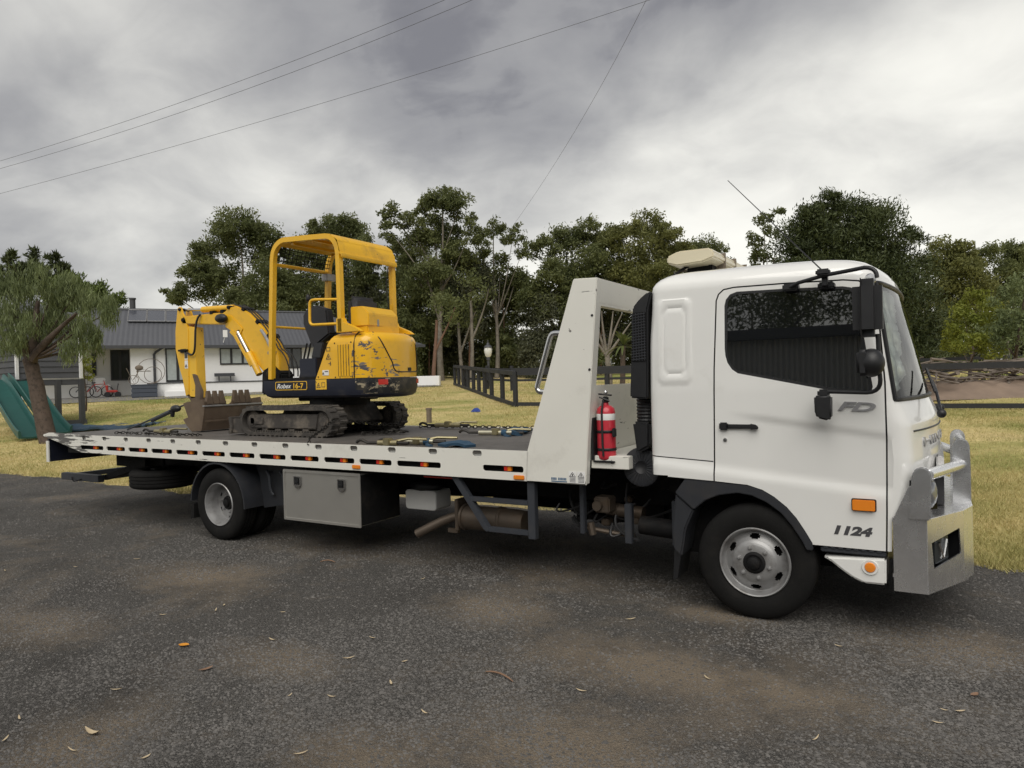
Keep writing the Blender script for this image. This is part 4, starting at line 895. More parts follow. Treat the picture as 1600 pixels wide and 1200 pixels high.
# ================================================================== THE EXCAVATOR  (stands on the tray, faces -x)
DZ = 1.118
ex = thing('mini_excavator', 'scratched yellow mini excavator with canopy standing on the truck tray', 'excavator', (-5.2, 1.25, DZ))
def stadium(x0, x1, z0, z1, n=12):
    r_ = (z1-z0)/2; zc2 = (z0+z1)/2
    return [(x1-r_+r_*math.cos(R(a)), zc2+r_*math.sin(R(a))) for a in np.linspace(-90, 90, n)]+[(x0+r_+r_*math.cos(R(a)), zc2+r_*math.sin(R(a))) for a in np.linspace(90, 270, n)]
for y0 in (.60, 1.67):
    tk = part_empty('track', ex); y1 = y0+.23
    OUT = stadium(-6.125, -4.59, DZ+.014, DZ+.345, 14); INN = stadium(-6.085, -4.63, DZ+.05, DZ+.305, 14)
    b = NB(); plate(b, OUT, [INN], y0, y1)
    # lugs round the belt
    P = [Vector((p[0], 0, p[1])) for p in OUT]; tot = 0; seg = []
    for i in range(len(P)): seg.append((tot, P[i], P[(i+1) % len(P)])); tot += (P[(i+1) % len(P)]-P[i]).length
    nl = int(tot/.075)
    for k in range(nl):
        s = tot*k/nl
        for t0, p, q in seg:
            if t0 <= s < t0+(q-p).length:
                d = (q-p).normalized(); c = p+d*(s-t0); nn = Vector((d.z, 0, -d.x))
                for ya, yb, sh in ((y0, y0+.10, 0), (y0+.12, y1, .025)):
                    cc = c+d*sh; A = [cc-d*.018, cc+d*.018, cc+d*.012+nn*.015, cc-d*.012+nn*.015]; prism(b, [(v.x, v.z) for v in A], ya, yb)
                    
    obj('rubber_belt', b, 'trackrubber', tk, smooth=0)
    b = NB(); prism(b, [(-5.96, DZ+.09), (-4.88, DZ+.09), (-4.84, DZ+.26), (-5.92, DZ+.26)], y0+.04, y1-.04, 'y', .01); box(b, -5.97, -5.75, y0+.025, y0+.06, DZ+.14, DZ+.22, .006); obj('track_frame', b, 'trackframe', tk)
    for x in np.arange(-5.75, -4.8, .23):
        b = NB(); lathe(b, [(0, 0), (.045, 0), (.045, .12), (0, .12)], (x, y0+.05, DZ+.085), (0, 1, 0), 14); obj('roller', b, 'trackframe', tk)
    for x, r_ in ((-5.95, .12), (-4.765, .125)):
        b = NB(); lathe(b, [(0, -.01), (.05, -.01), (.055, .0), (.075, .0), (.08, .02), (r_, .02), (r_, .15), (0, .15)], (x, y0+.035, DZ+.178), (0, 1, 0), 24); obj('sprocket' if x > -5 else 'idler', b, 'trackframe', tk, smooth=35)
    b = NB()
    for k in range(26): box(b, -5.92+.043*k, -5.90+.043*k, y0+.012, y0+.06, DZ+.048, DZ+.068)
    obj('belt_teeth', b, 'trackrubber', tk, smooth=0)
b = NB(); prism(b, [(-5.75, DZ+.14), (-4.75, DZ+.14), (-4.9, DZ+.36), (-5.6, DZ+.36)], .84, 1.66, 'y', .02); obj('undercarriage', b, 'trackframe', ex)
b = NB(); lathe(b, [(0, .35), (.36, .35), (.36, .45), (0, .45)], (-5.1, 1.25, DZ), (0, 0, 1), 32); box(b, -5.5, -4.75, .95, 1.55, DZ+.40, DZ+.47, .01); obj('slew_ring', b, 'under', ex)
b = NB(); prism(b, [(-6.36, DZ+.02), (-6.30, DZ+.02), (-6.27, DZ+.11), (-6.29, DZ+.225), (-6.35, DZ+.225), (-6.325, DZ+.11)], .60, 1.90, 'y', .006); box(b, -6.30, -6.10, .62, .66, DZ+.03, DZ+.20, .005); bl = obj('dozer_blade', b, 'trackframe', ex)
b = NB(); box(b, -6.3, -5.7, .92, .98, DZ+.12, DZ+.2, .01); box(b, -6.3, -5.7, 1.52, 1.58, DZ+.12, DZ+.2, .01); obj('blade_arm', b, 'trackframe', bl)
# upper body
SX, SY, SR = -5.1, 1.25, .96
def body_ring(z, xf, ins=0., y0=.78, r_=SR):
    ya, yb = y0+ins, 2*SY-y0-ins; rr_ = r_-ins; P = []
    a0 = math.asin(min(.999, (SY-ya)/rr_)); xe = SX+rr_*math.cos(a0); rc = .10
    for k in range(8): P.append((xf+(xe-rc-xf)*k/8, ya, z))
    A = Vector((xe-rc, ya)); B = Vector((xe, ya)); t = a0-.12; C_ = Vector((SX+rr_*math.cos(t), SY-rr_*math.sin(t)))
    for k in range(6): u = k/6; q = A*(1-u)**2+B*2*u*(1-u)+C_*u*u; P.append((q.x, q.y, z))
    for k in range(21): a = -t+2*t*k/20; P.append((SX+rr_*math.cos(a), SY+rr_*math.sin(a), z))
    for k in range(5, -1, -1): u = k/6; q = A*(1-u)**2+B*2*u*(1-u)+C_*u*u; P.append((q.x, 2*SY-q.y, z))
    for k in range(7, -1, -1): P.append((xf+(xe-rc-xf)*k/8, yb, z))
    return P
def loft(b, rings, cap0=True, cap1=True):
    V = [[b.verts.new(p) for p in r_] for r_ in rings]; n = len(V[0])
    for i in range(len(V)-1):
        for j in range(n): b.faces.new((V[i][j], V[i][(j+1) % n], V[i+1][(j+1) % n], V[i+1][j]))
    if cap0: b.faces.new(V[0][::-1])
    if cap1: b.faces.new(V[-1])
b = NB(); loft(b, [body_ring(1.56, -5.80, .05), body_ring(1.585, -5.86, .015), body_ring(1.64, -5.905), body_ring(1.772, -5.905)]); sk = obj('lower_skirt', b, 'navy', ex, smooth=35)
b = NB(); loft(b, [[p for p in body_ring(z, -4.40, i_, r_=SR+.004)] for z, i_ in ((1.548, .12), (1.56, .06), (1.60, .012), (1.66, -.004), (1.768, -.004))]); obj('counterweight', b, 'cweight', ex, smooth=35)
def xfr(z): return interp([(1.776, -5.013), (2.177, -4.805), (2.262, -4.74), (2.30, -4.65)], z)
rs = [body_ring(z, xfr(z)) for z in (1.776, 1.9, 2.05, 2.17)]
for k in range(1, 7):
    t = R(90*k/6); rs.append(body_ring(2.17+.12*math.sin(t), xfr(2.17+.12*math.sin(t)), .13*(1-math.cos(t))))
b = NB(); loft(b, rs); hood = obj('engine_hood', b, 'hood', ex, smooth=35)
def hp(a, z, o=.003):     # point on the round rear cover
    ins = .13*(1-math.cos(math.asin(min(1, max(0, (z-2.17)/.12))))) if z > 2.17 else 0
    return (SX+(SR-ins+o)*math.cos(a), SY+(SR-ins+o)*math.sin(a), z)
b = NB(); tube(b, [(-4.41, .776, 1.78), (-4.405, .776, 2.15), (-4.40, .80, 2.24), (-4.40, .85, 2.285), (-4.42, 1.0, 2.294)], .007, 6); obj('panel_gap', b, 'black', hood)
b = NB(); g = [hp(R(-20), 2.285)]+[hp(R(-20+2.0*k), 2.27-.055*k) for k in range(1, 7)]+[hp(R(-7), 1.88), hp(R(-5), 1.845), hp(R(0), 1.835), hp(R(12), 1.835), hp(R(23), 1.84), hp(R(25), 1.87), hp(R(24), 2.0), hp(R(22), 2.15), hp(R(19), 2.26), hp(R(17), 2.288)]
tube(b, g, .007, 6); obj('cover_seam', b, 'black', hood)
b = NB(); c = Vector(hp(R(10), 1.87, .006)); box(b, c.x-.012, c.x+.006, c.y-.03, c.y+.03, 1.845, 1.885, .004); obj('cover_latch', b, 'black', hood)
for k in range(5):
    x = -4.645+.041*k; b = NB(); box(b, x-.007, x+.007, .774, .79, 1.80, 2.155, .003); obj('vent_slot', b, 'black', hood)
    b = NB(); prism(b, [(x+.008, .779), (x+.026, .779), (x+.012, .765)], 1.80, 2.155, 'z'); obj('vent_louvre', b, 'yellow', hood)
for x, z in ((-4.97, 1.80), (-4.70, 1.79), (-4.44, 1.79), (-4.70, 2.175), (-4.45, 2.175)):
    b = NB(); lathe(b, [(0, -.006), (.008, -.005), (.009, 0)], (x, .78, z), (0, 1, 0), 8); obj('bolt', b, 'black', hood)
def tri_sign(b, x, z, s, y): tube(b, [(x-s, y, z), (x+s, y, z), (x, y, z+s*1.7), (x-s, y, z)], .004, 4); box(b, x-.004, x+.004, y-.002, y, z+s*.3, z+s)
b = NB(); tri_sign(b, -4.80, 2.0, .035, .777); box(b, -4.83, -4.77, .776, .778, 2.09, 2.095); box(b, -4.83, -4.77, .776, .778, 2.13, 2.135); box(b, -4.83, -4.825, .776, .778, 2.09, 2.135); box(b, -4.775, -4.77, .776, .778, 2.09, 2.135); box(b, -4.80, -4.775, .776, .778, 1.945, 1.952); box(b, -4.775, -4.765, .776, .778, 1.925, 1.97); obj('warning_print', b, 'darkprint', hood)
b = NB(); box(b, -4.90, -4.80, .7765, .7785, 1.815, 1.875); o = obj('maker_plate', b, 'whiteprint', hood); b = NB(); tri_sign(b, -4.885, 1.83, .012, .775); box(b, -4.86, -4.81, .774, .776, 1.855, 1.865); obj('plate_print', b, 'darkprint', o)
b = NB(); box(b, -5.01, -4.84, .7755, .7785, 1.655, 1.77); o = obj('warning_decal', b, 'stickyel', sk); b = NB(); tri_sign(b, -4.965, 1.68, .03, .774); tube(b, [(-4.915, .774, 1.685), (-4.865, .774, 1.685), (-4.865, .774, 1.735), (-4.915, .774, 1.735), (-4.915, .774, 1.685)], .003, 4); obj('decal_print', b, 'darkprint', o)
fr_ = rrect(-5.69, -5.155, 1.655, 1.757, .02); b = NB(); plate(b, fr_, [rrect(-5.683, -5.162, 1.662, 1.750, .018)], .776, .779); nb = obj('model_plate_frame', b, 'stickyel', sk)
text('model_script', 'Robex', .085, face_side(-5.67, .778, 1.678) @ Matrix.Diagonal((1.05, .9, 1, 1)), 'whiteprint', nb, shear=.4, ext=.001, bold=.001)
text('model_number', '16-7', .095, face_side(-5.40, .778, 1.674) @ Matrix.Diagonal((1.05, .9, 1, 1)), 'stickyel', nb, ext=.001, bold=.002)
b = NB()
for a in (-17,): 
    for d in range(-5, 6): pass
def refl(a0, a1, z0, z1):
    b = NB(); A = [Vector(hp(R(a), z0, .010)) for a in np.linspace(a0, a1, 6)]; B = [Vector(hp(R(a), z1, .010)) for a in np.linspace(a0, a1, 6)]
    loft(b, [[*A, *[Vector(hp(R(a), z0, -.01)) for a in np.linspace(a1, a0, 6)]], [*B, *[Vector(hp(R(a), z1, -.01)) for a in np.linspace(a1, a0, 6)]]]); return obj('rear_reflector', b, 'redlens', ex)
refl(-20, -12.5, 1.695, 1.755); refl(21, 27, 1.70, 1.755)
for a, z in ((-24, 1.70), (-23.5, 1.63), (-6, 1.65)):
    b = NB(); c = Vector(hp(R(a), z, .004)); t_ = NB(); lathe(t_, [(.034, -.002), (.036, .004), (.028, .004), (.028, -.03), (0, -.03)], (0, 0, 0), (1, 0, 0), 18); bmesh.ops.transform(t_, matrix=Matrix.Translation(c) @ Matrix.Rotation(R(a), 4, 'Z') @ Matrix.Diagonal((1, 1.7, .9, 1)), verts=t_.verts); merge(b, t_); obj('weight_recess', b, 'cweight', ex)
# floor, seat, controls
b = NB(); box(b, -5.88, -4.9, .80, 1.70, 1.773, 1.80, .004); obj('floor_plate', b, 'under', ex)
b = NB(); box(b, -5.30, -5.02, .80, 1.05, 1.80, 2.02, .01); obj('side_locker', b, 'navy', ex)
b = NB(); prism(b, [(-5.16, 2.02), (-5.0, 2.02), (-4.95, 2.2), (-5.10, 2.2)], .85, 1.05, 'y', .01); obj('console_stand', b, 'seat', ex)
b = NB(); prism(b, [(-5.42, 2.55), (-5.36, 2.62), (-5.22, 2.66), (-5.02, 2.60), (-4.98, 2.30), (-5.24, 2.16), (-5.30, 2.19), (-5.42, 2.44)], .98, 1.10, 'y', .02); obj('control_console', b, 'seat', ex)
b = NB(); box(b, -5.15, -4.72, 1.08, 1.52, 2.18, 2.34, .05, 3); box(b, -4.82, -4.66, 1.08, 1.52, 2.28, 2.74, .06, 3); obj('seat', b, 'seat', ex, smooth=50)
for y in (.98, 1.45):
    b = NB(); tube(b, [(-5.30, y, 2.55), (-5.31, y, 2.72)], .012, 6); ellip(b, (-5.31, y, 2.75), .028, .028, .05); obj('joystick', b, 'black', ex)
for x in (-5.62, -5.555):
    b = NB(); tube(b, [(x, 1.1, 1.80), (x+.14, 1.1, 2.22)], .012, 6); obj('travel_lever', b, 'black', ex)
b = NB(); bx_ = NB(); prism(bx_, [(-.11, 2.36), (.14, 2.36), (.14, 2.50), (.06, 2.585), (-.11, 2.585)], -.29, .29, 'y', .008); bmesh.ops.transform(bx_, matrix=Matrix.Translation((-4.50, 1.22, 0)) @ Matrix.Rotation(R(6), 4, 'Z'), verts=bx_.verts); merge(b, bx_); o = obj('hood_box', b, 'yellow', ex)
b = NB(); box(b, -4.60, -4.35, .95, 1.5, 2.28, 2.37, .01); obj('box_base', b, 'yellow', o)
b = NB(); box(b, -4.362, -4.345, 1.10, 1.14, 2.36, 2.44, .004); obj('box_latch', b, 'rim', o)
# canopy
cp = part_empty('canopy', ex)
arch = [(-5.775, 1.79), (-5.735, 2.5), (-5.69, 3.20)]+[(p.x, p.z) for p in bez((-5.685, 0, 3.24), (-5.66, 0, 3.41), (-5.48, 0, 3.435), n=7)]+[(-5.1, 3.415)]+[(p.x, p.z) for p in bez((-4.80, 0, 3.395), (-4.64, 0, 3.38), (-4.615, 0, 3.19), n=7)]+[(-4.61, 2.7), (-4.605, 2.30)]
for y in (.80, 1.70):
    b = NB(); sweep(b, [(x, y, z) for x, z in arch], [(-.029, -.03), (.029, -.03), (.029, .03), (-.029, .03)], up=Vector((0, 1, 0))); obj('canopy_hoop', b, 'yellow', cp, smooth=30)
    b = NB(); prism(b, [(-4.66, 2.29), (-4.30, 2.29), (-4.36, 2.33), (-4.54, 2.40), (-4.56, 2.45), (-4.66, 2.45)], y-.03, y+.03, 'y', .004); obj('post_foot', b, 'yellow', cp)
rp = [(-5.60, 3.395), (-5.48, 3.462), (-5.1, 3.445), (-4.80, 3.425), (-4.72, 3.41), (-4.63, 3.35), (-4.585, 3.26), (-4.575, 3.19), (-4.555, 3.18), (-4.55, 3.145)]
b = NB(); sm_ = []
for i in range(len(rp)-1): sm_.append(rp[i])
sm_.append(rp[-1]); t_in = [(x+.012, z-.016) if i > 4 else (x, z-.016) for i, (x, z) in enumerate(rp)]; t_in = [(x-.02 if i > 5 else x, z) for i, (x, z) in enumerate(t_in)]
prism(b, rp+t_in[::-1], .775, 1.725, 'y'); obj('roof_sheet', b, 'yellow', cp, smooth=40)
b = NB(); [box(b, x, x+.04, .82, 1.68, 3.37, 3.40) for x in (-5.4, -5.05)]; tube(b, [(-5.69, .8, 3.17), (-5.69, 1.7, 3.17)], .022, 8); obj('roof_brace', b, 'yellow', cp)
b = NB()
for k in range(13):
    y = .86+.065*k; tube(b, [(-5.66, y, 3.20), (-5.60, y, 3.385)], .005, 4)
for k in range(4): tube(b, [(-5.655+.017*k, .83, 3.22+.045*k), (-5.655+.017*k, 1.68, 3.22+.045*k)], .005, 4)
obj('front_guard_mesh', b, 'under', cp)
b = NB(); box(b, -5.74, -5.64, 1.62, 1.78, 3.06, 3.15, .006); obj('document_holder', b, 'rim', cp)
b = NB(); tube(b, [(-5.76, .80, 2.425), (-5.76, 1.70, 2.425)], .016, 8); obj('front_rail', b, 'yellow', cp)
b = NB(); tube(b, [(-4.62, .79, 2.664), (-4.98, .79, 2.69)]+bez((-5.03, .79, 2.69), (-5.085, .79, 2.69), (-5.087, .79, 2.63), n=4)+bez((-5.092, .79, 2.46), (-5.092, .79, 2.405), (-5.03, .79, 2.402), n=4)+[(-4.62, .79, 2.392)], .017, 8); obj('side_hand_rail', b, 'yellow', cp, smooth=50)
b = NB(); tube(b, [(-4.66, 1.68, 3.12), (-4.68, 1.66, 2.9), (-4.66, 1.68, 2.6), (-4.68, 1.67, 2.4)], .006, 5); obj('lamp_cable', b, 'hose', cp)
# boom, arm, bucket
bo = part_empty('boom_arm', ex); BY0, BY1 = 1.03, 1.19
BOOM = [(-7.83, 2.60), (-7.845, 2.66), (-7.80, 2.70), (-7.387, 2.70), (-6.93, 2.70), (-6.84, 2.75), (-6.69, 2.765), (-6.45, 2.655), (-6.20, 2.46), (-5.99, 2.217), (-5.90, 2.05), (-5.90, 1.84), (-6.14, 1.84), (-6.28, 1.96), (-6.672, 2.445), (-6.80, 2.525), (-7.0, 2.54)]
b = NB(); prism(b, BOOM, BY0, BY1, 'y', .008); obj('boom', b, 'yellow', bo, smooth=30)
b = NB(); prism(b, [(-7.995, 2.50), (-7.93, 2.82), (-7.90, 2.84), (-7.86, 2.835), (-7.83, 2.76), (-7.76, 2.66), (-7.72, 2.56), (-7.70, 2.50), (-7.73, 1.62), (-7.80, 1.60), (-7.86, 1.83), (-7.93, 2.0), (-8.0, 2.25)], BY0+.0, BY0+.03, 'y', .004); prism(b, [(-7.995, 2.50), (-7.93, 2.82), (-7.86, 2.835), (-7.70, 2.50), (-7.73, 1.62), (-7.80, 1.60), (-8.0, 2.25)], BY1-.03, BY1, 'y', .004); st = obj('dipper_arm', b, 'yellow', bo, smooth=30)
b = NB(); prism(b, [(-7.72, 2.56), (-7.575, 2.54), (-7.555, 1.70), (-7.53, 1.57), (-7.70, 1.56), (-7.74, 1.62)], BY0+.01, BY1-.01, 'y', .006); obj('arm_box', b, 'stickyel', st)
b = NB(); tube(b, [(-7.93, 1.11, 2.26), (-7.87, 1.11, 1.86)], .042, 12); o = obj('bucket_cylinder', b, 'yellow', bo, smooth=50); b = NB(); tube(b, [(-7.87, 1.11, 1.88), (-7.82, 1.11, 1.60)], .022, 10); obj('cylinder_rod', b, 'chrome', o, smooth=50)
b = NB(); tube(b, [(-7.48, 1.11, 2.778), (-6.82, 1.11, 2.755)], .042, 12); o = obj('arm_cylinder', b, 'yellow', bo, smooth=50); b = NB(); tube(b, [(-7.86, 1.11, 2.80), (-7.46, 1.11, 2.778)], .02, 10); obj('cylinder_rod', b, 'chrome', o, smooth=50)
b = NB(); tube(b, [(-6.24, 1.0, 1.86), (-6.43, 1.0, 2.14)], .042, 12); o = obj('boom_cylinder', b, 'yellow', bo, smooth=50); b = NB(); tube(b, [(-6.42, 1.0, 2.12), (-6.63, 1.0, 2.42)], .02, 10); obj('cylinder_rod', b, 'chrome', o, smooth=50)
b = NB(); prism(b, [(-6.70, 2.46), (-6.62, 2.38), (-6.33, 1.98), (-6.36, 1.96), (-6.66, 2.36), (-6.74, 2.42)], .955, .97, 'y', .002); obj('cylinder_guard', b, 'yellow', bo)
for p, q in (((-7.80, 2.65), .03), ((-6.64, 2.425), .025), ((-6.83, 2.755), .025), ((-7.87, 2.80), .022)):
    b = NB(); lathe(b, [(0, -.012), (q*.8, -.012), (q, 0), (q, .19), (0, .19)], (p[0], BY0-.012, p[1]), (0, 1, 0), 14); obj('pivot_pin', b, 'under', bo)
b = NB(); ellip(b, (-6.93, BY0-.05, 2.615), .115, .05, .06); obj('work_lamp', b, 'black', bo, smooth=50)
b = NB(); box(b, -7.80, -7.73, BY0-.003, BY0-.0005, 2.10, 2.20); box(b, -7.80, -7.73, BY0-.003, BY0-.0005, 1.98, 2.09); o = obj('arm_decal', b, 'whiteprint', st); b = NB(); box(b, -7.795, -7.735, BY0-.005, BY0-.003, 2.12, 2.19); tri_sign(b, -7.765, 2.0, .022, BY0-.005); obj('decal_print', b, 'darkprint', o)
b = NB(); tube(b, bez((-7.40, BY0-.02, 2.70), (-7.56, BY0-.06, 2.60), (-7.42, BY0-.05, 2.15), (-7.55, BY0-.02, 2.10), (-7.72, BY0-.02, 2.20), n=14), .014, 8); obj('arm_hose', b, 'hose', bo, smooth=50)
for k in range(3):
    yk = BY0+.03+.05*k; b = NB(); tube(b, [(-6.75+.02*k, yk, 2.785), (-6.58, yk, 2.735), (-6.43, yk, 2.66), (-6.19, yk, 2.475), (-5.99, yk, 2.245)]+bez((-5.95, yk, 2.18), (-5.82+.03*k, yk, 2.10), (-5.74+.02*k, yk, 1.95), (-5.76+.02*k, yk, 1.82), n=6), .0085, 7); obj('boom_hose', b, 'hose', bo, smooth=50)
b = NB(); tube(b, bez((-6.20, BY0-.015, 2.42), (-6.05, BY0-.03, 2.30), (-6.0, BY0-.03, 2.12), n=6), .02, 8); box(b, -6.1, -5.95, BY0-.02, BY1+.02, 2.10, 2.15, .01); obj('hose_clamp', b, 'rim', bo)
b = NB(); prism(b, [(-6.22, 1.60), (-5.88, 1.60), (-5.85, 1.86), (-6.0, 1.98), (-6.2, 1.9)], BY0-.03, BY1+.03, 'y', .02); ellip(b, (-6.02, 1.11, 1.85), .14, .16, .1); obj('boom_foot', b, 'under', bo)
for x_, z_, a_ in ((-7.2, 2.70, 0), (-6.98, 2.70, 0), (-6.56, 2.70, -25), (-6.3, 2.52, -40), (-6.1, 2.33, -48)):
    b = NB(); t_ = NB(); box(t_, -.03, .03, BY0-.006, BY1+.006, -.01, .035, .004); bmesh.ops.transform(t_, matrix=Matrix.Translation((x_, 0, z_)) @ Matrix.Rotation(R(-a_), 4, 'Y'), verts=t_.verts); merge(b, t_); obj('hose_bracket', b, 'under', bo)
b = NB(); prism(b, [(-6.90, 2.50), (-6.62, 2.36), (-6.56, 2.46), (-6.78, 2.64), (-6.90, 2.66)], BY0-.012, BY0-.001, 'y', .003); obj('elbow_plate', b, 'yellow', bo)
b = NB(); box(b, -7.86, -7.74, BY0-.03, BY0-.001, 2.20, 2.25, .006); tube(b, [(-7.90, BY0-.02, 2.23), (-7.70, BY0-.02, 2.23)], .015, 6); obj('hose_block', b, 'under', bo)
# mud bucket
BK0, BK1 = .86, 1.80
pf = [(-7.62, 1.50), (-7.54, 1.52), (-7.20, 1.555), (-7.17, 1.46), (-7.18, 1.36), (-7.24, 1.135), (-7.45, 1.122), (-7.55, 1.20), (-7.63, 1.285), (-7.52, 1.315), (-7.58, 1.43)]
bu = part_empty('mud_bucket', ex)
for y in (BK0, BK1-.02):
    b = NB(); prism(b, pf, y, y+.02, 'y', .003); obj('side_plate', b, 'mud', bu)
shell = [(-7.17, 1.46), (-7.18, 1.36), (-7.24, 1.135), (-7.45, 1.122), (-7.55, 1.20), (-7.64, 1.285)]; sh2 = [(-7.19, 1.46), (-7.20, 1.365), (-7.255, 1.155), (-7.44, 1.142), (-7.535, 1.215), (-7.62, 1.295)]
b = NB(); prism(b, shell+sh2[::-1], BK0+.02, BK1-.02, 'y'); obj('shell', b, 'mud', bu)
b = NB(); box(b, -7.20, -7.155, BK0-.005, BK1+.005, 1.455, 1.475, .003); obj('worn_lip', b, 'rim', bu)
b = NB(); box(b, -7.178, -7.166, BK0+.02, BK1-.02, 1.26, 1.275); obj('shell_weld', b, 'mud', bu)
b = NB(); prism(b, [(-7.82, 1.62), (-7.56, 1.60), (-7.50, 1.50), (-7.68, 1.47)], 1.04, 1.18, 'y', .02); tube(b, [(-7.83, 1.11, 1.61), (-7.70, 1.11, 1.50)], .03, 8); obj('bucket_hitch', b, 'mud', bu)
# ------------------------------------------------------------------ loose gear on the tray
def tooth_bucket(label, x, y, rot, n):
    t = thing('digging_bucket', label, 'bucket', (x, y, 1.16), 'spare toothed buckets stowed in the mud bucket')
    M4 = Matrix.Translation((x, y, 1.16)) @ Matrix.Rotation(rot, 4, 'Z')
    def put(name, b, mt): bmesh.ops.transform(b, matrix=M4, verts=b.verts); return obj(name, b, mt, t)
    pr = [(-.12, .0), (.10, .0), (.16, .12), (.16, .36), (.12, .36), (.12, .13), (.08, .03), (-.10, .03), (-.16, .2), (-.20, .2)]
    w_ = .10*n
    b = NB(); prism(b, pr, -w_/2, w_/2, 'y', .004); put('shell', b, 'mud')
    for yy in (-w_/2-.012, w_/2):
        b = NB(); prism(b, [(-.12, .0), (.10, .0), (.16, .12), (.16, .36), (.02, .28), (-.2, .2)], yy, yy+.012, 'y', .002); put('side_plate', b, 'mud')
    for k in range(n):
        yc = -w_/2+w_*(k+.5)/n; b = NB(); loft(b, [[(.112, yc-wd, z), (.17-dx, yc-wd, z), (.17-dx, yc+wd, z), (.112+dx*.6, yc+wd, z)] for wd, z, dx in ((.045, .33, 0), (.043, .37, .0), (.028, .43, .006), (.020, .505, .018))]); put('tooth', b, 'mud')
    return t, put
t, put = tooth_bucket('rusty toothed bucket with raised hitch ear stowed nearest the dipper arm', -7.38, 1.08, R(0), 3)
b = NB(); prism(b, [(-.18, .2), (-.05, .25), (-.02, .50), (-.08, .60), (-.14, .72), (-.20, .74), (-.14, .58), (-.15, .45)], -.10, -.05, 'y', .006); put('hitch_ear', b, 'mud')
tooth_bucket('rusty toothed bucket stowed nearest the excavator body, three teeth showing', -7.38, 1.50, R(0), 3)
def chain(name, label, pts, link=.05):
    P = [Vector(p) for p in pts]; b = NB(); d_ = 0; k = 0
    S = [];
    for i in range(len(P)-1):
        n = max(1, int((P[i+1]-P[i]).length/(link*.72)))
        for j in range(n): S.append((P[i].lerp(P[i+1], j/n), (P[i+1]-P[i]).normalized()))
    for k, (c, d) in enumerate(S):
        a = d.orthogonal().normalized(); a = (Matrix.Rotation(R(90*(k % 2)+20), 3, d) @ a); q = d.cross(a)
        loop_ = [c+d*math.cos(R(t))*link*.5+a*math.sin(R(t))*link*.30 for t in range(0, 360, 60)]
        ring = []
        for i in range(6):
            o_ = (loop_[i]-c).normalized(); ring.append([b.verts.new(loop_[i]+(o_*math.cos(R(u))+q*math.sin(R(u)))*link*.11) for u in (0, 120, 240)])
        for i in range(6):
            for j in range(3): b.faces.new((ring[i][j], ring[(i+1) % 6][j], ring[(i+1) % 6][(j+1) % 3], ring[i][(j+1) % 3]))
    o = obj(name, b, 'chain', None, P[0]); return tag(o, label, 'chain', 'tie-down chains on the tray')
def jit(pts, a=.03, n=6):
    o = []
    for p, q in zip(pts, pts[1:]):
        for k in range(n): v = Vector(p).lerp(Vector(q), k/n); o.append((v.x+rnd.uniform(-a, a), v.y+rnd.uniform(-a, a), v.z))
    return o+[pts[-1]]
zc3 = DZ+.028
chain('tie_down_chain', 'dark chain lying along the tray edge in front of the mud bucket', jit([(-8.15, .28, zc3), (-7.6, .30, zc3), (-7.0, .26, zc3), (-6.4, .3, zc3)]), .06)
chain('tie_down_chain', 'chain dropping from the near track end over the tray edge', [(-4.60, .66, DZ+.22), (-4.52, .40, DZ+.12), (-4.36, .05, DZ+.05), (-4.30, -.02, 1.09)], .06)
chain('tie_down_chain', 'chain slung between the two track ends behind the excavator', [(-4.66, .8, DZ+.19), (-4.5, 1.2, DZ+.12), (-4.45, 1.55, DZ+.08), (-4.55, 1.75, DZ+.16)], .06)
chain('tie_down_chain', 'loose chain heaped on the tray between the tracks', jit([(-4.5, 1.0, zc3), (-4.25, 1.1, zc3), (-4.4, 1.3, zc3), (-4.1, 1.25, zc3), (-4.3, 1.15, zc3+.03)], .05), .06)
chain('tie_down_chain', 'chain trailing along the far tray edge to the load binders', jit([(-4.5, 2.05, zc3), (-3.9, 2.12, zc3), (-3.3, 2.1, zc3), (-2.7, 2.15, zc3)], .03), .065)
def binder(label, c, ang, L_, strap=True, mt='zinc'):
    c = Vector(c); L_ *= .8; t = thing('load_binder', label, 'binder', c, 'load binders lying on the tray'); u = Vector((math.cos(ang), math.sin(ang), 0))
    b = NB(); tube(b, [c-u*L_/2, c+u*L_/2], .027, 10); obj('barrel', b, mt, t, smooth=50)
    b = NB(); tube(b, [c-u*L_/2, c-u*(L_/2+.08)]+bez(c-u*(L_/2+.12), c-u*(L_/2+.20)+Vector((0, 0, .05)), c-u*(L_/2+.24), n=5), .015, 6); obj('hook_end', b, 'chain', t)
    b = NB(); tube(b, [c+u*L_/2, c+u*(L_/2+.12)], .016, 8); obj('hook_end', b, 'chain', t)
    b = NB(); tube(b, [c, c+u*.16+Vector((.02, .05, .035)), c+u*.34+Vector((.03, .07, .03))], .014, 8); obx = c+Vector((0, 0, .0)); box(b, c.x-.04, c.x+.04, c.y-.035, c.y+.035, c.z-.025, c.z+.045, .008); obj('ratchet_handle', b, 'brass', t)
    if strap:
        b = NB(); lathe(b, [(.031, -.03), (.034, -.028), (.034, .028), (.031, .03)], c+u*.1, u, 14); tube(b, [c+u*.1+Vector((0, 0, -.02)), c+u*.14+Vector((.02, -.08, -.03)), c+u*.2+Vector((.04, -.14, -.032))], .02, 6); obj('blue_strap', b, 'blue', t)
def deckpt(px, py, z=DZ+.03): return ground_pt(px, py, z)
binder('zinc load binder wrapped with blue strap at the near tray edge', deckpt(652, 690), R(14), .42)
binder('yellow zinc load binder left of the blue strapped one', deckpt(606, 692), R(10), .26, False, 'brass')
binder('load binder on the far tray edge by the chain tail', deckpt(700, 664, DZ+.05), R(5), .45, False, 'brass')
binder('long zinc load binder with blue tie beside the headboard', deckpt(775, 676), R(8), .50)
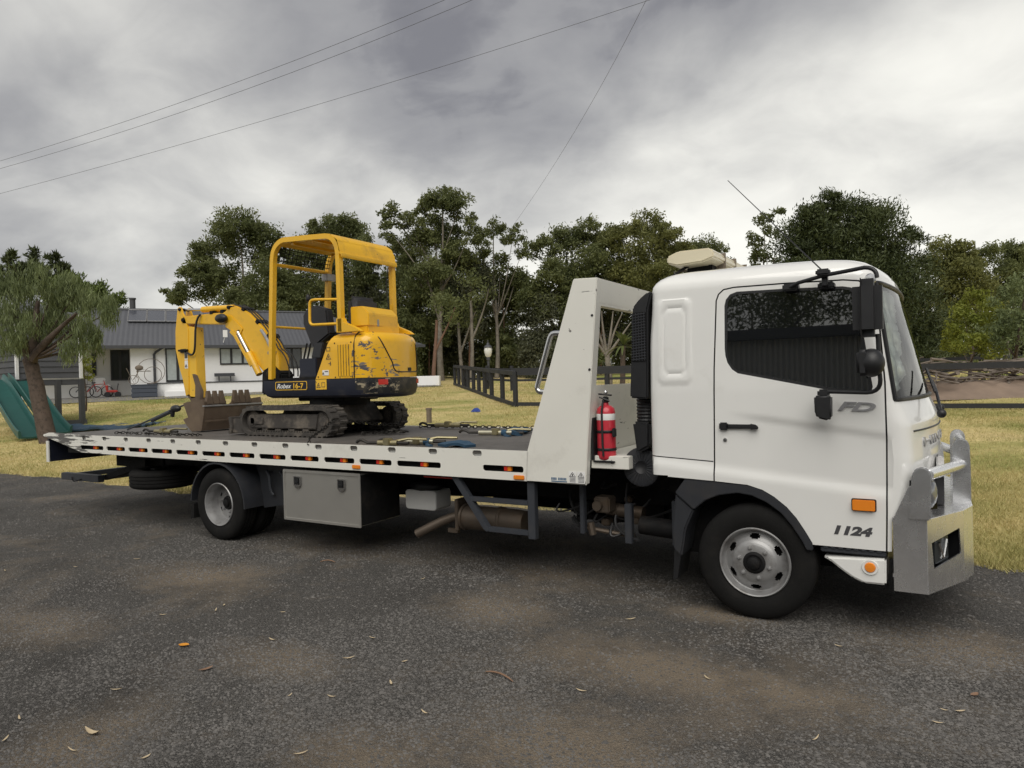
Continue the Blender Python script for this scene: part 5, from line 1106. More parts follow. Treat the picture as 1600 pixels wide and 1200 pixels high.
binder('yellow load binder resting by the tray tail chain', deckpt(255, 674), R(4), .40, False, 'brass')
b = NB(); P = [deckpt(735, 697, DZ+.01), deckpt(716, 688, DZ+.05), deckpt(690, 696, DZ+.02)]
sweep(b, bez(*P, n=8), [(-.06, -.012), (.06, -.012), (.06, .012), (-.06, .012)]); [ellip(b, deckpt(722+rnd.uniform(-9, 9), 692+rnd.uniform(-2, 2), DZ+.025), .06, .05, .022) for _ in range(6)]; tag(obj('webbing_strap', b, 'blue', None, P[0]), 'crumpled dark blue webbing strap on tray near the headboard', 'strap')
b = NB(); P = [deckpt(822, 674, DZ+.02), deckpt(800, 668, DZ+.06), deckpt(808, 678, DZ+.02)]
sweep(b, bez(*P, n=8), [(-.06, -.02), (.06, -.02), (.06, .02), (-.06, .02)]); [ellip(b, deckpt(815+rnd.uniform(-10, 8), 672+rnd.uniform(-2, 2), DZ+.03), .08, .06, .028) for _ in range(6)]; tag(obj('webbing_strap', b, 'blue', None, P[0]), 'dark blue strap bundle on far tray edge against the headboard', 'strap')
b = NB(); tube(b, [(-8.75, .75, DZ+.02), (-8.35, .85, DZ+.16), (-7.98, .95, DZ+.30), (-7.66, 1.05, DZ+.40)], .012, 6); tube(b, [(-8.32, .85, DZ+.15), (-8.02, .94, DZ+.27)], .03, 8); o = obj('winch_rope', b, 'frame', None, (-8.75, .75, DZ)); tag(o, 'taut grey winch rope running from the tray tail to the mud bucket', 'rope')
b = NB(); ellip(b, (-7.93, .96, DZ+.31), .10, .05, .05); tube(b, [(-7.97, .95, DZ+.30), (-8.0, .95, DZ+.20)], .028, 8); obj('hook_sleeve', b, 'black', o)

# ================================================================== THE HOUSE
HL = at(133, 600, 40.0); HR = at(657, 600, 48.6); HL.z = HR.z = 0
hu_ = (HR-HL).normalized(); hv_ = Vector((-hu_.y, hu_.x, 0)); HLEN = (HR-HL).length
def hp3(u, v, z): return HL+hu_*u+hv_*v+Vector((0, 0, z))
def fac(px, py, v=0.):     # photo pixel -> (u, z) on the wall plane set back by v
    r = ray(px, py); o = CAM-HL; t = (v-o.dot(hv_))/r.dot(hv_); p = CAM+r*t; return (p-HL).dot(hu_), p.z
HG = ht(*(HL+hu_*8).xy)-.05
HM = Matrix(((hu_.x, hv_.x, 0, HL.x), (hu_.y, hv_.y, 0, HL.y), (0, 0, 1, 0), (0, 0, 0, 1)))
house = thing('house', 'single storey white house with charcoal corrugated roof and solar panels', 'house', hp3(8, 3, HG))
def hobj(name, b, mt, parent=house, smooth=0):
    bmesh.ops.transform(b, matrix=HM, verts=b.verts); return obj(name, b, mt, parent, smooth=smooth)
EZ = fac(200, 541)[1]; RZ = EZ+2.55; D2 = 4.6; UL, UR = -4.0, HLEN+.2
uA = fac(205, 600)[0]; u0 = fac(60, 600)[0]
b = NB(); box(b, uA, UR-.5, 0, 9, HG, EZ+.05); hobj('wall', b, 'wallwhite')
b = NB(); box(b, UL+.4, uA, 2.4, 9, HG, EZ+.05); hobj('porch_wall', b, 'wallgrey')
b = NB()
for k in range(9): box(b, uA-.02, uA-.004, .05+.26*k, .29+.26*k, HG, EZ)
hobj('side_cladding', b, 'wallgrey')
uR1 = UR-6.0; uL1 = UL+3.4
def roof_pt(u, s): return u, -.55+s*(D2+.55), EZ+s*(RZ-EZ)
b = NB(); n = int((UR-UL)/.13); prev = None
for side in (0, 1):
    cols = []
    for k in range(n+1):
        u = UL+(UR-UL)*k/n; s = 1.0
        if u > uR1: s = 1-(u-uR1)/(UR-uR1)
        if u < uL1: s = (u-UL)/(uL1-UL)
        rb = .02 if k % 2 else 0.
        A = roof_pt(u, 0); B = roof_pt(u, max(s, .001))
        if side: A = (A[0], 2*D2-A[1], A[2]); B = (B[0], 2*D2-B[1], B[2])
        cols.append((b.verts.new((A[0], A[1], A[2]+rb)), b.verts.new((B[0], B[1], B[2]+rb))))
    for c0, c1 in zip(cols, cols[1:]): b.faces.new((c0[0], c1[0], c1[1], c0[1]))
for (ua, ub) in ((UL, uL1), (UR, uR1)):
    A = b.verts.new((ua, -.55, EZ)); B = b.verts.new((ua, 2*D2+.55, EZ)); C_ = b.verts.new((ub, D2, RZ)); b.faces.new((A, B, C_))
roof = hobj('roof', b, 'roof')
b = NB(); tube(b, [(uL1, D2, RZ+.03), (uR1, D2, RZ+.03)], .09, 8); hobj('ridge_cap', b, 'gutter', roof)
b = NB(); box(b, UL, UR, -.68, -.55, EZ-.16, EZ+.02); hobj('gutter', b, 'gutter', roof)
b = NB(); box(b, UL, UR, -.55, 2.4, EZ-.10, EZ-.05); hobj('soffit', b, 'wallgrey', roof)
uc = fac(207, 480, D2)[0]
b = NB(); tube(b, [(uc, D2+.2, RZ-.3), (uc, D2+.2, RZ+.75)], .17, 14); tube(b, [(uc, D2+.2, RZ+.70), (uc, D2+.2, RZ+.80)], .21, 14); hobj('flue', b, 'gutter', roof)
for k in range(5):
    ua = fac(200, 495, 3)[0]+1.06*k; m_ = []
    b = NB()
    q = [roof_pt(ua-.45*(0), .60), roof_pt(ua+1.0, .60), roof_pt(ua+1.0, .93), roof_pt(ua, .93)]
    lo = [b.verts.new((p[0], p[1], p[2]+.10)) for p in q]; hi = [b.verts.new((p[0], p[1], p[2]+.15)) for p in q]
    b.faces.new(hi); b.faces.new(lo[::-1]); [b.faces.new((lo[i], lo[(i+1) % 4], hi[(i+1) % 4], hi[i])) for i in range(4)]
    sp_ = hobj('solar_panel', b, 'solar', roof); b = NB()
    for (i, j) in ((0, 1), (1, 2), (2, 3), (3, 0)): tube(b, [Vector(q[i])+Vector((0, 0, .16)), Vector(q[j])+Vector((0, 0, .16))], .025, 4)
    hobj('panel_frame', b, 'rim', sp_)
def window(px0, px1, py0, py1, npane, v=0., mt='darkglass', name='window', th=.09):
    ua, z1 = fac(px0, py0, v); ub, z0 = fac(px1, py1, v); 
    b = NB(); wd = (ub-ua)/npane
    plate(b, [(ua, z0), (ub, z0), (ub, z1), (ua, z1)], [[(ua+wd*k+th/2+.02, z0+th), (ua+wd*(k+1)-th/2-.02, z0+th), (ua+wd*(k+1)-th/2-.02, z1-th), (ua+wd*k+th/2+.02, z1-th)] for k in range(npane)], v-.06, v+.02)
    f = hobj(name, b, 'winframe')
    for k in range(npane):
        b = NB(); box(b, ua+wd*k+th/2, ua+wd*(k+1)-th/2, v-.02, v-.01, z0+th*.8, z1-th*.8); hobj('pane', b, mt, f)
    return f
window(258, 297, 543, 596, 2, 0, 'curtain', 'sliding_door', .11)
window(343, 414, 543, 569, 4, 0, 'curtain')
window(440, 472, 543, 575, 2)
window(172, 203, 546, 594, 2, 2.4)
window(143, 151, 551, 587, 1, 2.4)
window(520, 560, 545, 575, 2); window(590, 640, 545, 590, 2)
ud = fac(241, 560)[0]; b = NB(); tube(b, [(ud+.5, -.6, EZ-.1), (ud+.1, -.1, EZ-.35), (ud, -.08, EZ-.5), (ud, -.08, HG)], .07, 8); hobj('downpipe', b, 'gutter')
ZP = fac(300, 597)[1]; ua = fac(232, 600)[0]; ub = fac(430, 600)[0]
b = NB(); box(b, ua, UR-2, -.75, 0, HG-.3, ZP-.06); hobj('plinth', b, 'wallwhite')
b = NB(); box(b, ua-.05, UR-1.95, -.80, 0, ZP-.06, ZP); hobj('deck_edge', b, 'gutter')
us = fac(275, 610)[0]
for k in range(3):
    b = NB(); box(b, us-.1-.25*k, us+1.3, -1.1-.3*k, -.75, HG-.3, ZP-.18-.17*k); hobj('step', b, 'wallwhite')
b = NB(); box(b, fac(347, 520)[0], fac(354, 520)[0], -.75, -.70, fac(350, 528)[1], fac(350, 517)[1]); tube(b, [(fac(350, 528)[0], -.7, fac(350, 528)[1]), (fac(348, 535)[0], -.6, fac(348, 536)[1])], .02, 5); hobj('antenna_panel', b, 'trim')
# things by the house
ba, bz = fac(335, 584, -.4); bb2, _ = fac(367, 584, -.4)
bn = thing('bench', 'slim dark bench against the white house wall', 'bench', hp3((ba+bb2)/2, -.4, ZP))
b = NB(); box(b, ba, bb2, -.55, -.2, ZP+.30, ZP+.36); hobj('seat', b, 'gutter', bn); b = NB(); box(b, ba, bb2, -.22, -.17, ZP+.36, ZP+.50); hobj('backrest', b, 'gutter', bn)
for u in (ba+.25, bb2-.25):
    b = NB(); box(b, u-.03, u+.03, -.5, -.25, ZP, ZP+.30); hobj('leg', b, 'gutter', bn)
pa, pz = fac(206, 601, -1.2); pb, _ = fac(245, 601, -1.2)
pl = thing('planter_box', 'blue grey timber planter box at the porch corner', 'planter', hp3((pa+pb)/2, -1.0, HG))
b = NB(); box(b, pa, pb, -1.5, -.5, HG-.2, pz-.04); hobj('box', b, 'planter', pl)
for k in range(3):
    zz_ = HG+(pz-HG)*(k+.0)/3; b = NB(); box(b, pa-.03, pb+.03, -1.53, -1.50, zz_+.01, zz_+(pz-HG)/3-.02); hobj('board', b, 'planter', pl)
b = NB(); box(b, pa-.05, pb+.05, -1.55, -.45, pz-.05, pz); hobj('rim', b, 'planter', pl)
um = (pa+pb)/2; sc = thing('wire_sculpture', 'bicycle shaped wire sculpture standing in the blue grey planter', 'sculpture', hp3(um, -1, pz))
for c, r_ in (((um+.35, pz+.75), .72), ((um+.45, pz+.55), .45), ((um-.55, pz+.28), .25)):
    b = NB(); tube(b, [(c[0]+r_*math.cos(R(a)), -1, c[1]+r_*math.sin(R(a))) for a in range(0, 361, 20)], .018, 5); hobj('wire_hoop', b, 'wood_old', sc)
b = NB(); tube(b, [(um-.55, -1, pz+.28), (um-.2, -1, pz+.9), (um+.35, -1, pz+.75), (um-.4, -1, pz+.75)], .022, 5); tube(b, [(um-.9, -1, pz+.95), (um-.5, -1, pz), (um-.3, -1, pz+.9)], .02, 5); ellip(b, (um-.25, -1, pz+.95), .22, .1, .16); hobj('wire_frame', b, 'wood_old', sc)
def bike(label, px, mt, v):
    u, z = fac(px, 605, v); z = HG+.02; t = thing('bicycle', label, 'bicycle', hp3(u, v, z), 'bicycles parked on the porch')
    for k in (-.5, .5):
        b = NB(); tube(b, [(u+k+.31*math.cos(R(a)), v, z+.33+.31*math.sin(R(a))) for a in range(0, 361, 24)], .028, 5); hobj('wheel', b, 'black', t)
    b = NB(); tube(b, [(u-.5, v, z+.33), (u-.15, v, z+.75), (u+.38, v, z+.78), (u, v, z+.32), (u-.15, v, z+.75)], .03, 5); tube(b, [(u+.5, v, z+.33), (u+.38, v, z+.78), (u+.34, v, z+.95)], .028, 5); hobj('frame', b, mt, t)
    b = NB(); tube(b, [(u+.34, v-.22, z+.98), (u+.34, v+.22, z+.98)], .02, 5); ellip(b, (u-.18, v, z+.85), .13, .06, .04); hobj('saddle', b, 'black', t)
bike('dark bicycle parked at the porch beside the playhouse', 134, 'gutter', .6)
bike('bicycle with red frame parked on the porch', 152, 'redplastic', .9)
u, z = fac(175, 600, .8); z = HG; t = thing('child_trike', 'small red ride-on trike standing on the porch', 'trike', hp3(u, .8, z))
b = NB(); box(b, u-.3, u+.3, .6, 1.0, z+.28, z+.42, .05); box(b, u-.32, u-.2, .6, 1.0, z+.4, z+.72, .04); hobj('body', b, 'redplastic', t)
for k in (-.25, .3):
    b = NB(); lathe(b, [(0, 0), (.16, 0), (.16, .4), (0, .4)], (u+k, .6, z+.16), (0, 1, 0), 14); hobj('wheel', b, 'black', t)
b = NB(); tube(b, [(u+.25, .8, z+.4), (u+.32, .8, z+.75), (u+.32, .6, z+.78), (u+.32, 1.0, z+.78)], .025, 5); hobj('handlebar', b, 'black', t)
b = NB(); u, z = fac(158, 600, 1.5); box(b, u-.5, u+.5, 1.3, 1.9, HG, HG+.75, .03); box(b, u-.3, u+.25, 1.4, 1.7, HG+.75, HG+1.15, .03); bmesh.ops.transform(b, matrix=HM, verts=b.verts); tag(obj('storage_trunk', b, 'wallgrey', None, hp3(u, 1.5, HG)), 'grey storage trunk stacked against the porch wall', 'trunk')
V = []
pv = [hp3(fac(60, 600)[0], -4.2, 0), hp3(UR, -4.2, 0), hp3(UR, 2.4, 0), hp3(fac(60, 600)[0], 2.4, 0)]
b = NB(); NPX = 24
for i in range(NPX):
    for j in range(6):
        Q = []
        for a, c in ((i, j), (i+1, j), (i+1, j+1), (i, j+1)):
            p = pv[0].lerp(pv[1], a/NPX).lerp(pv[3].lerp(pv[2], a/NPX), c/6); Q.append(b.verts.new((p.x, p.y, max(ht(p.x, p.y)+.03, HG+.01 if c > 3 else 0))))
        b.faces.new(Q)
bmesh.ops.remove_doubles(b, verts=b.verts, dist=.001); struct(obj('patio_paving', b, 'paving', None, (0, 0, 0), smooth=60))

# ================================================================== PLAYHOUSE, SLIDES, LAWN THINGS
pc = at(27, 600, 25.0); pr_ = at(127, 600, 26.2); pl_ = at(-40, 600, 27.2)
for p in (pc, pr_, pl_): p.z = 0
PG = ht(pc.x, pc.y)
ph = thing('playhouse', 'charcoal weatherboard playhouse on posts with white corner trims', 'playhouse', (pc.x, pc.y, PG))
zt, zb = at(27, 520, 25).z+.7, at(27, 592, 25).z
def wallrun(A, B, nb_):
    d = B-A; u = d.normalized(); nv = Vector((u.y, -u.x, 0))
    if nv.dot(CAM-A) < 0: nv = -nv
    for k in range(nb_):
        z0 = zb+(zt-zb)*k/nb_; z1 = zb+(zt-zb)*(k+1)/nb_+.02
        b = NB(); q = [A+nv*.05+Vector((0, 0, z0)), B+nv*.05+Vector((0, 0, z0)), B+nv*.015+Vector((0, 0, z1)), A+nv*.015+Vector((0, 0, z1))]; q2 = [p-nv*.06 for p in q]
        F_ = [b.verts.new(p) for p in q]; G_ = [b.verts.new(p) for p in q2]; b.faces.new(F_); b.faces.new(G_[::-1]); [b.faces.new((F_[i], F_[(i+1) % 4], G_[(i+1) % 4], G_[i])) for i in range(4)]
        obj('weatherboard', b, 'cubby', ph, smooth=0)
wallrun(pc, pr_, 11); wallrun(pl_, pc, 11)
far_c = pl_+(pr_-pc)
b = NB(); A = [b.verts.new((p.x, p.y, zb-.05)) for p in (pc, pr_, far_c, pl_)]; B = [b.verts.new((p.x, p.y, zb-.25)) for p in (pc, pr_, far_c, pl_)]; b.faces.new(A); b.faces.new(B[::-1]); [b.faces.new((A[i], A[(i+1) % 4], B[(i+1) % 4], B[i])) for i in range(4)]; obj('floor_frame', b, 'cubby', ph)
b = NB(); apx = (pc+pr_+far_c+pl_)/4; C_ = [b.verts.new((p.x, p.y, zt)) for p in (pc, pr_, far_c, pl_)]; T = b.verts.new((apx.x, apx.y, zt+.7)); [b.faces.new((C_[i], C_[(i+1) % 4], T)) for i in range(4)]; obj('roof', b, 'roof', ph, smooth=0)
for p in (pc, pr_):
    q = p+(CAM-p).normalized()*.07; b = NB(); obox(b, (q.x, q.y, 0), (1, 0, 0), (0, 1, 0), .09, .09, zb-.02, zt); obj('corner_trim', b, 'trim', ph)
for p in (pc.lerp(pr_, .62), pr_, pc, pl_, far_c):
    b = NB(); obox(b, (p.x, p.y, 0), (1, 0, 0), (0, 1, 0), .16, .16, ht(p.x, p.y)-.05, zb-.05); obj('post', b, 'cubby', ph)
q0, q1 = pc.lerp(pr_, .45), pr_; b = NB(); c = (q0+q1)/2; obox(b, (c.x, c.y, 0), (q1-q0).normalized(), Vector((-(q1-q0).normalized().y, (q1-q0).normalized().x, 0)), (q1-q0).length+.3, .12, ht(c.x, c.y), ht(c.x, c.y)+.22); obj('bottom_beam', b, 'cubby', ph)
def slide(label, top, bot, wid):
    t = thing('slide', label, 'slide', bot, 'green playhouse slides'); d = bot-top; h = Vector((d.x, d.y, 0)).normalized(); s = Vector((-h.y, h.x, 0))
    path = bez(top, top+h*.25*d.length*.5+Vector((0, 0, -.05)), top.lerp(bot, .55), bot-h*.5+Vector((0, 0, .15)), bot+h*.1+Vector((0, 0, .08)), n=14)
    sec = [(-wid/2-.05, .20), (-wid/2-.02, .22), (-wid/2+.02, .18), (-wid/2+.05, .02), (0, .0), (wid/2-.05, .02), (wid/2-.02, .18), (wid/2+.02, .22), (wid/2+.05, .20), (wid/2+.03, -.03), (0, -.05), (-wid/2-.03, -.03)]
    b = NB(); sweep(b, path, sec); obj('chute', b, 'slide', t, smooth=40)
sb1 = on_ground(45, 22.2); sb2 = on_ground(92, 23.0)
slide('dark green plastic slide nearest the camera left of the tree trunk', at(-12, 594, 25.2), sb1+Vector((0, 0, .05)), .62)
slide('dark green plastic slide running down behind the tree trunk', at(28, 592, 25.2), sb2+Vector((0, 0, .05)), .55)
p = on_ground(165, 24.5); b = NB(); tt = NB(); bmesh.ops.create_grid(tt, x_segments=20, y_segments=14, size=1)
for v in tt.verts: v.co = Vector((v.co.x*.95, v.co.y*1.6, .05+.05*math.sin(v.co.x*6+1)*math.cos(v.co.y*5)+.03*math.sin(v.co.x*13+v.co.y*9)+(.08 if abs(v.co.y) > .85 else 0)))
bmesh.ops.transform(tt, matrix=Matrix.Translation(p) @ Matrix.Rotation(R(-60), 4, 'Z'), verts=tt.verts); r_ = bmesh.ops.extrude_face_region(tt, geom=tt.faces[:]); bmesh.ops.translate(tt, vec=(0, 0, -.06), verts=[v for v in r_['geom'] if isinstance(v, bmesh.types.BMVert)]); merge(b, tt)
tag(obj('groundsheet', b, 'tarp', None, p, smooth=60), 'crumpled blue groundsheet spread on the dry lawn', 'tarp')
p = on_ground(669, 21); b = NB(); obox(b, p, (1, 0, 0), (0, 1, 0), .13, .11, p.z-.1, p.z+.42, .01); obox(b, p, (1, 0, 0), (0, 1, 0), .16, .13, p.z+.40, p.z+.46, .01); tag(obj('timber_peg', b, 'wood_old', None, p), 'short weathered timber peg standing alone in the lawn', 'post')
p = on_ground(742, 24); b = NB(); prism(b, [(p.x-.16, p.z), (p.x+.16, p.z), (p.x+.12, p.z+.1), (p.x+.03, p.z+.16), (p.x-.1, p.z+.08)], p.y-.1, p.y+.1, 'y', .02); tag(obj('ball_toy', b, mat('toy_blue', (.03, .07, .32), .4), None, p), 'small blue toy lying on the lawn before the fence', 'toy')
p = on_ground(668, 47); b = NB(); obox(b, p, R0, F0, 1.7, 1.0, p.z-.1, p.z+.62, .03); tag(obj('garden_box', b, 'wallwhite', None, p), 'low white garden box on the lawn below the tall gum', 'planter')

# ================================================================== FENCES, LAMP, WIRES
def fence(label, P, hgt, step, rails, mt='wood_black', pw=.14, cap=True, base_name='paddock_fence', skip=False):
    pts = []
    for a, b_ in zip(P, P[1:]):
        n = max(1, round((b_-a).length/step))
        for k in range(n): pts.append(a.lerp(b_, k/n))
    pts.append(P[-1]); t = thing(base_name, label, 'fence', (P[0].x, P[0].y, ht(P[0].x, P[0].y)))
    for p in (pts[1:] if skip else pts):
        z = ht(p.x, p.y); b = NB(); obox(b, (p.x, p.y, 0), (1, 0, 0), (0, 1, 0), pw, pw, z-.1, z+hgt-.02); obj('post', b, mt, t, smooth=0)
    for a, b_ in zip(pts, pts[1:]):
        for z0, z1, th in rails:
            q = NB(); za, zb2 = ht(a.x, a.y), ht(b_.x, b_.y); d = (b_-a); u = Vector((d.x, d.y, 0)).normalized(); s = Vector((-u.y, u.x, 0))*th/2
            if s.dot(CAM-a) < 0: s = -s
            o_ = s*(pw/th+1.0) if th < .1 else s*0
            A = [Vector((a.x, a.y, za+z0))+o_+s, Vector((a.x, a.y, za+z0))+o_-s, Vector((a.x, a.y, za+z1))+o_-s, Vector((a.x, a.y, za+z1))+o_+s]
            B = [p+Vector((b_.x-a.x, b_.y-a.y, zb2-za)) for p in A]
            VA = [q.verts.new(p) for p in A]; VB = [q.verts.new(p) for p in B]; q.faces.new(VA); q.faces.new(VB[::-1]); [q.faces.new((VA[i], VA[(i+1) % 4], VB[(i+1) % 4], VB[i])) for i in range(4)]
            obj('rail', q, mt, t, smooth=0)
    return t
def g0(px, d): p = at(px, 600, d); p.z = 0; return p
fA = [g0(805, 26), g0(768, 31), g0(740, 37), g0(711, 46)]
fence('black timber rail fence running back from its corner towards the trees', fA, 1.32, 2.3, [(1.16, 1.32, .18), (.03, .18, .05)], pw=.14)
fB = [g0(805, 26)+R0*.1, g0(1100, 24), g0(1405, 21.1), g0(1635, 19.35), g0(1900, 17.5)]
fence('black timber rail fence crossing the lawn behind the truck cab', fB, 1.32, 4.2, [(1.16, 1.34, .16), (.03, .17, .05)], skip=True)
fC = [g0(728, 42), g0(800, 37), g0(900, 36), g0(1050, 36), g0(1300, 35), g0(1700, 33)]
fence('dark paddock fence standing farther back beneath the trees', fC, 1.35, 3.4, [(1.05, 1.2, .05), (.5, .62, .05)])
lp = on_ground(764, 43); t = thing('lamp_post', 'slim dark garden lamp post with white lantern behind the fence', 'lamp', lp)
lz = at(764, 556, 43).z; b = NB(); tube(b, [lp, (lp.x, lp.y, lz)], .07, 10); tube(b, [(lp.x, lp.y, lz-.25), (lp.x, lp.y, lz-.1)], .12, 10); obj('pole', b, 'gutter', t)
b = NB(); lathe(b, [(.08, -.1), (.18, 0), (.24, .25), (.25, .42), (.2, .55)], (lp.x, lp.y, lz), (0, 0, 1), 14); obj('lantern_glass', b, 'lampglass', t)
b = NB(); lathe(b, [(.27, .5), (.2, .62), (.1, .68), (.08, .78), (.03, .82), (.03, .95), (0, .98)], (lp.x, lp.y, lz), (0, 0, 1), 12); [tube(b, [(lp.x+.09*math.cos(R(a)), lp.y+.09*math.sin(R(a)), lz-.1), (lp.x+.26*math.cos(R(a)), lp.y+.26*math.sin(R(a)), lz+.45)], .014, 4) for a in range(0, 360, 60)]; obj('lantern_cap', b, 'gutter', t)
def wire(label, pts, r_=.007):
    P = [at(*p) for p in pts]; b = NB(); tube(b, bez(P[0], P[1], P[2], n=24), r_, 5); tag(obj('overhead_wire', b, 'wire', None, P[0]), label, 'power line')
wire('upper of the two close overhead wires crossing the sky at left', [(-60, 269, 34), (330, 158, 28), (760, -28, 22)])
wire('lower of the two close overhead wires crossing the sky at left', [(-60, 280, 34), (350, 170, 28), (800, -27, 22)])
wire('long single overhead wire sloping below the pair to the left edge', [(-60, 318, 36), (480, 180, 29), (1120, -35, 23)])
wire('steep overhead wire dropping towards the tall gum trees', [(1022, -25, 23), (915, 195, 34), (802, 352, 52)])

# ================================================================== TREES
def leafcloud(lobes, dens, Lf, Wf, droop, clump=1.0, outw=0., vz=.46):
    out = []
    for c, r_ in lobes:
        c = np.array(c); r_ = np.array(r_); A = math.pi*r_[0]*r_[2]; ncl = max(8, int(A*1.5*clump)); n = int(dens*A)
        d = rng.normal(size=(ncl, 3)); d /= np.linalg.norm(d, axis=1)[:, None]; d[:, 2] = np.where(d[:, 2] < -.8, -d[:, 2], d[:, 2])
        cc = c+d*r_*(.30+.68*rng.random((ncl, 1))**.6); rs = np.clip(.42*r_.mean(), .14, .95)*(.7+.6*rng.random(ncl))
        idx = rng.integers(0, ncl, n); P = cc[idx]+np.clip(rng.normal(size=(n, 3)), -1.7, 1.7)*rs[idx][:, None]*np.array([.62*(.46/vz)**.5, .62*(.46/vz)**.5, vz])
        ax = rng.normal(size=(n, 3)); ax[:, 2] += droop; 
        if outw: o = P-c; o /= np.linalg.norm(o, axis=1)[:, None]+1e-6; ax += o*outw
        ax /= np.linalg.norm(ax, axis=1)[:, None]; sd = np.cross(ax, rng.normal(size=(n, 3))); sd /= np.linalg.norm(sd, axis=1)[:, None]+1e-9
        s = (.65+.7*rng.random(n))[:, None]; L_ = ax*Lf*s; W_ = sd*Wf*.5*s
        out.append(np.stack([P-L_*.5, P+W_, P+L_*.5, P-W_], 1))
    return np.concatenate(out)
def limb(b, p, q, r0, r1, wob=.06, n=7):
    p, q = Vector(p), Vector(q); L_ = (q-p).length; pts = []
    o1 = Vector((rnd.uniform(-1, 1), rnd.uniform(-1, 1), 0))*L_*wob; o2 = Vector((rnd.uniform(-1, 1), rnd.uniform(-1, 1), .3))*L_*wob
    tube(b, bez(p, p.lerp(q, .35)+o1, p.lerp(q, .7)+o2, q, n=n), 1.0, 7, scale=[r0+(r1-r0)*k/n for k in range(n+1)])
def tree(name, label, cat, base_px, d, lobes, leaf, bark, dens=300, Lf=.27, Wf=.10, droop=-.5, tr=.28, group=None, depth=.8, clump=1., outw=0., fork=.45, stems=1, jd=2.0, root=None, vz=.46):
    base = on_ground(base_px, d); W = []
    for (px, py, rx, ry) in lobes:
        dd = d+rnd.uniform(-jd, jd); c = at(px, py, dd); k = dd/FPX; W.append((c, (rx*k*.95, rx*k*depth, ry*k*.95)))
    t = thing(name, label, cat, base, group)
    b = NB(); topl = max(W, key=lambda q: q[0].z-.35*abs((q[0]-base).dot(R0)))[0]
    if root: lead = [root, root.lerp(topl, .3), root.lerp(topl, .6), root.lerp(topl, .85)]
    else:
        o1 = Vector((rnd.uniform(-1, 1), rnd.uniform(-1, 1), 0))*.05*(topl.z-base.z); lead = bez(base-Vector((0, 0, .2)), base.lerp(topl, .3)+o1, base.lerp(topl, .7)-o1*.8, topl, n=12)
        tube(b, lead, 1.0, 8, scale=[tr*(1-.9*(k/12)**.8) for k in range(13)])
    for i, (c, r_) in enumerate(W):
        if (c-topl).length < .01: continue
        zt_ = base.z+(c.z-base.z)*rnd.uniform(.42, .68); st_ = min(lead[:-1], key=lambda q: abs(q.z-zt_)); q = c+Vector((0, 0, r_[2]*.25)); h_ = (q-st_).length
        fr2 = max(.22, 1-(st_.z-base.z)/max(.1, topl.z-base.z)); r0 = tr*.5*fr2 if not root else tr*.6
        tube(b, bez(st_, st_.lerp(q, .4)+Vector((rnd.uniform(-.1, .1), rnd.uniform(-.1, .1), -.10))*h_, st_.lerp(q, .75)+Vector((rnd.uniform(-.08, .08), 0, .06))*h_, q, n=8), 1.0, 6, scale=[r0*(1-.88*k/8) for k in range(9)])
    sat = []
    for c, r_ in W:
        for _ in range(3):
            dv = Vector((rnd.gauss(0, 1), rnd.gauss(0, 1), rnd.gauss(.1, .8))).normalized(); sc_ = rnd.uniform(.35, .55); sat.append((c+Vector((dv.x*r_[0], dv.y*r_[1], dv.z*r_[2]))*.92, tuple(x_*sc_ for x_ in r_)))
    W = W+sat
    obj('trunk', b, bark, t, smooth=60)
    npmesh('crown', leafcloud([(tuple(c), r_) for c, r_ in W], dens, Lf, Wf, droop, clump, outw, vz), 4, leaf, t)
    return t
GT = 'trees behind the lawn'
tree('gum_tree', 'broad rounded gum tree rising behind the left part of the house roof', 'tree', 392, 58, [(372, 362, 42, 32), (340, 392, 40, 36), (405, 392, 36, 44), (322, 436, 34, 28), (288, 458, 28, 20), (266, 464, 15, 15), (352, 452, 48, 32), (412, 440, 36, 36), (302, 424, 24, 18), (440, 458, 38, 40), (385, 482, 60, 28)], 'gum', 'palebark', group=GT)
tree('gum_tree', 'gum tree with flat green top behind the excavator canopy', 'tree', 520, 62, [(520, 356, 40, 19), (495, 366, 26, 20), (556, 374, 26, 24), (530, 396, 54, 34), (468, 412, 36, 36), (578, 424, 28, 36), (520, 450, 66, 38), (460, 462, 40, 32), (570, 480, 50, 40)], 'gum', 'palebark', group=GT)
tree('gum_tree', 'tallest gum tree with pale forked trunk right of the excavator', 'tree', 690, 55, [(690, 308, 28, 19), (664, 330, 24, 26), (716, 334, 30, 28), (612, 338, 17, 20), (604, 364, 13, 16), (640, 352, 22, 18), (690, 368, 36, 28), (738, 366, 18, 24), (648, 388, 36, 26), (712, 402, 40, 26), (622, 400, 26, 26), (668, 440, 40, 34)], 'gum', 'palebark', 250, group=GT, tr=.30)
tree('gum_tree', 'open crowned gum tree with sky showing through, left of the steep wire', 'tree', 776, 57, [(772, 358, 24, 16), (802, 374, 20, 20), (752, 388, 16, 20), (816, 400, 13, 17), (782, 412, 24, 17), (750, 428, 17, 17), (806, 436, 20, 16)], 'gum', 'palebark', 180, group=GT, tr=.22)
tree('gum_tree', 'spreading gum tree directly above the white headboard', 'tree', 868, 58, [(888, 378, 42, 19), (852, 396, 26, 24), (922, 366, 36, 19), (900, 410, 54, 30), (946, 396, 32, 34), (862, 432, 36, 32), (905, 452, 60, 36), (840, 470, 40, 34)], 'gum', 'palebark', group=GT)
tree('gum_tree', 'olive green gum tree rising between headboard and cab roof', 'tree', 1012, 60, [(1002, 354, 36, 17), (1036, 362, 26, 22), (978, 380, 36, 30), (1030, 396, 38, 36), (1000, 432, 50, 38), (1060, 412, 36, 28), (1040, 450, 60, 40), (960, 450, 40, 40)], 'gum2', 'palebark', group=GT)
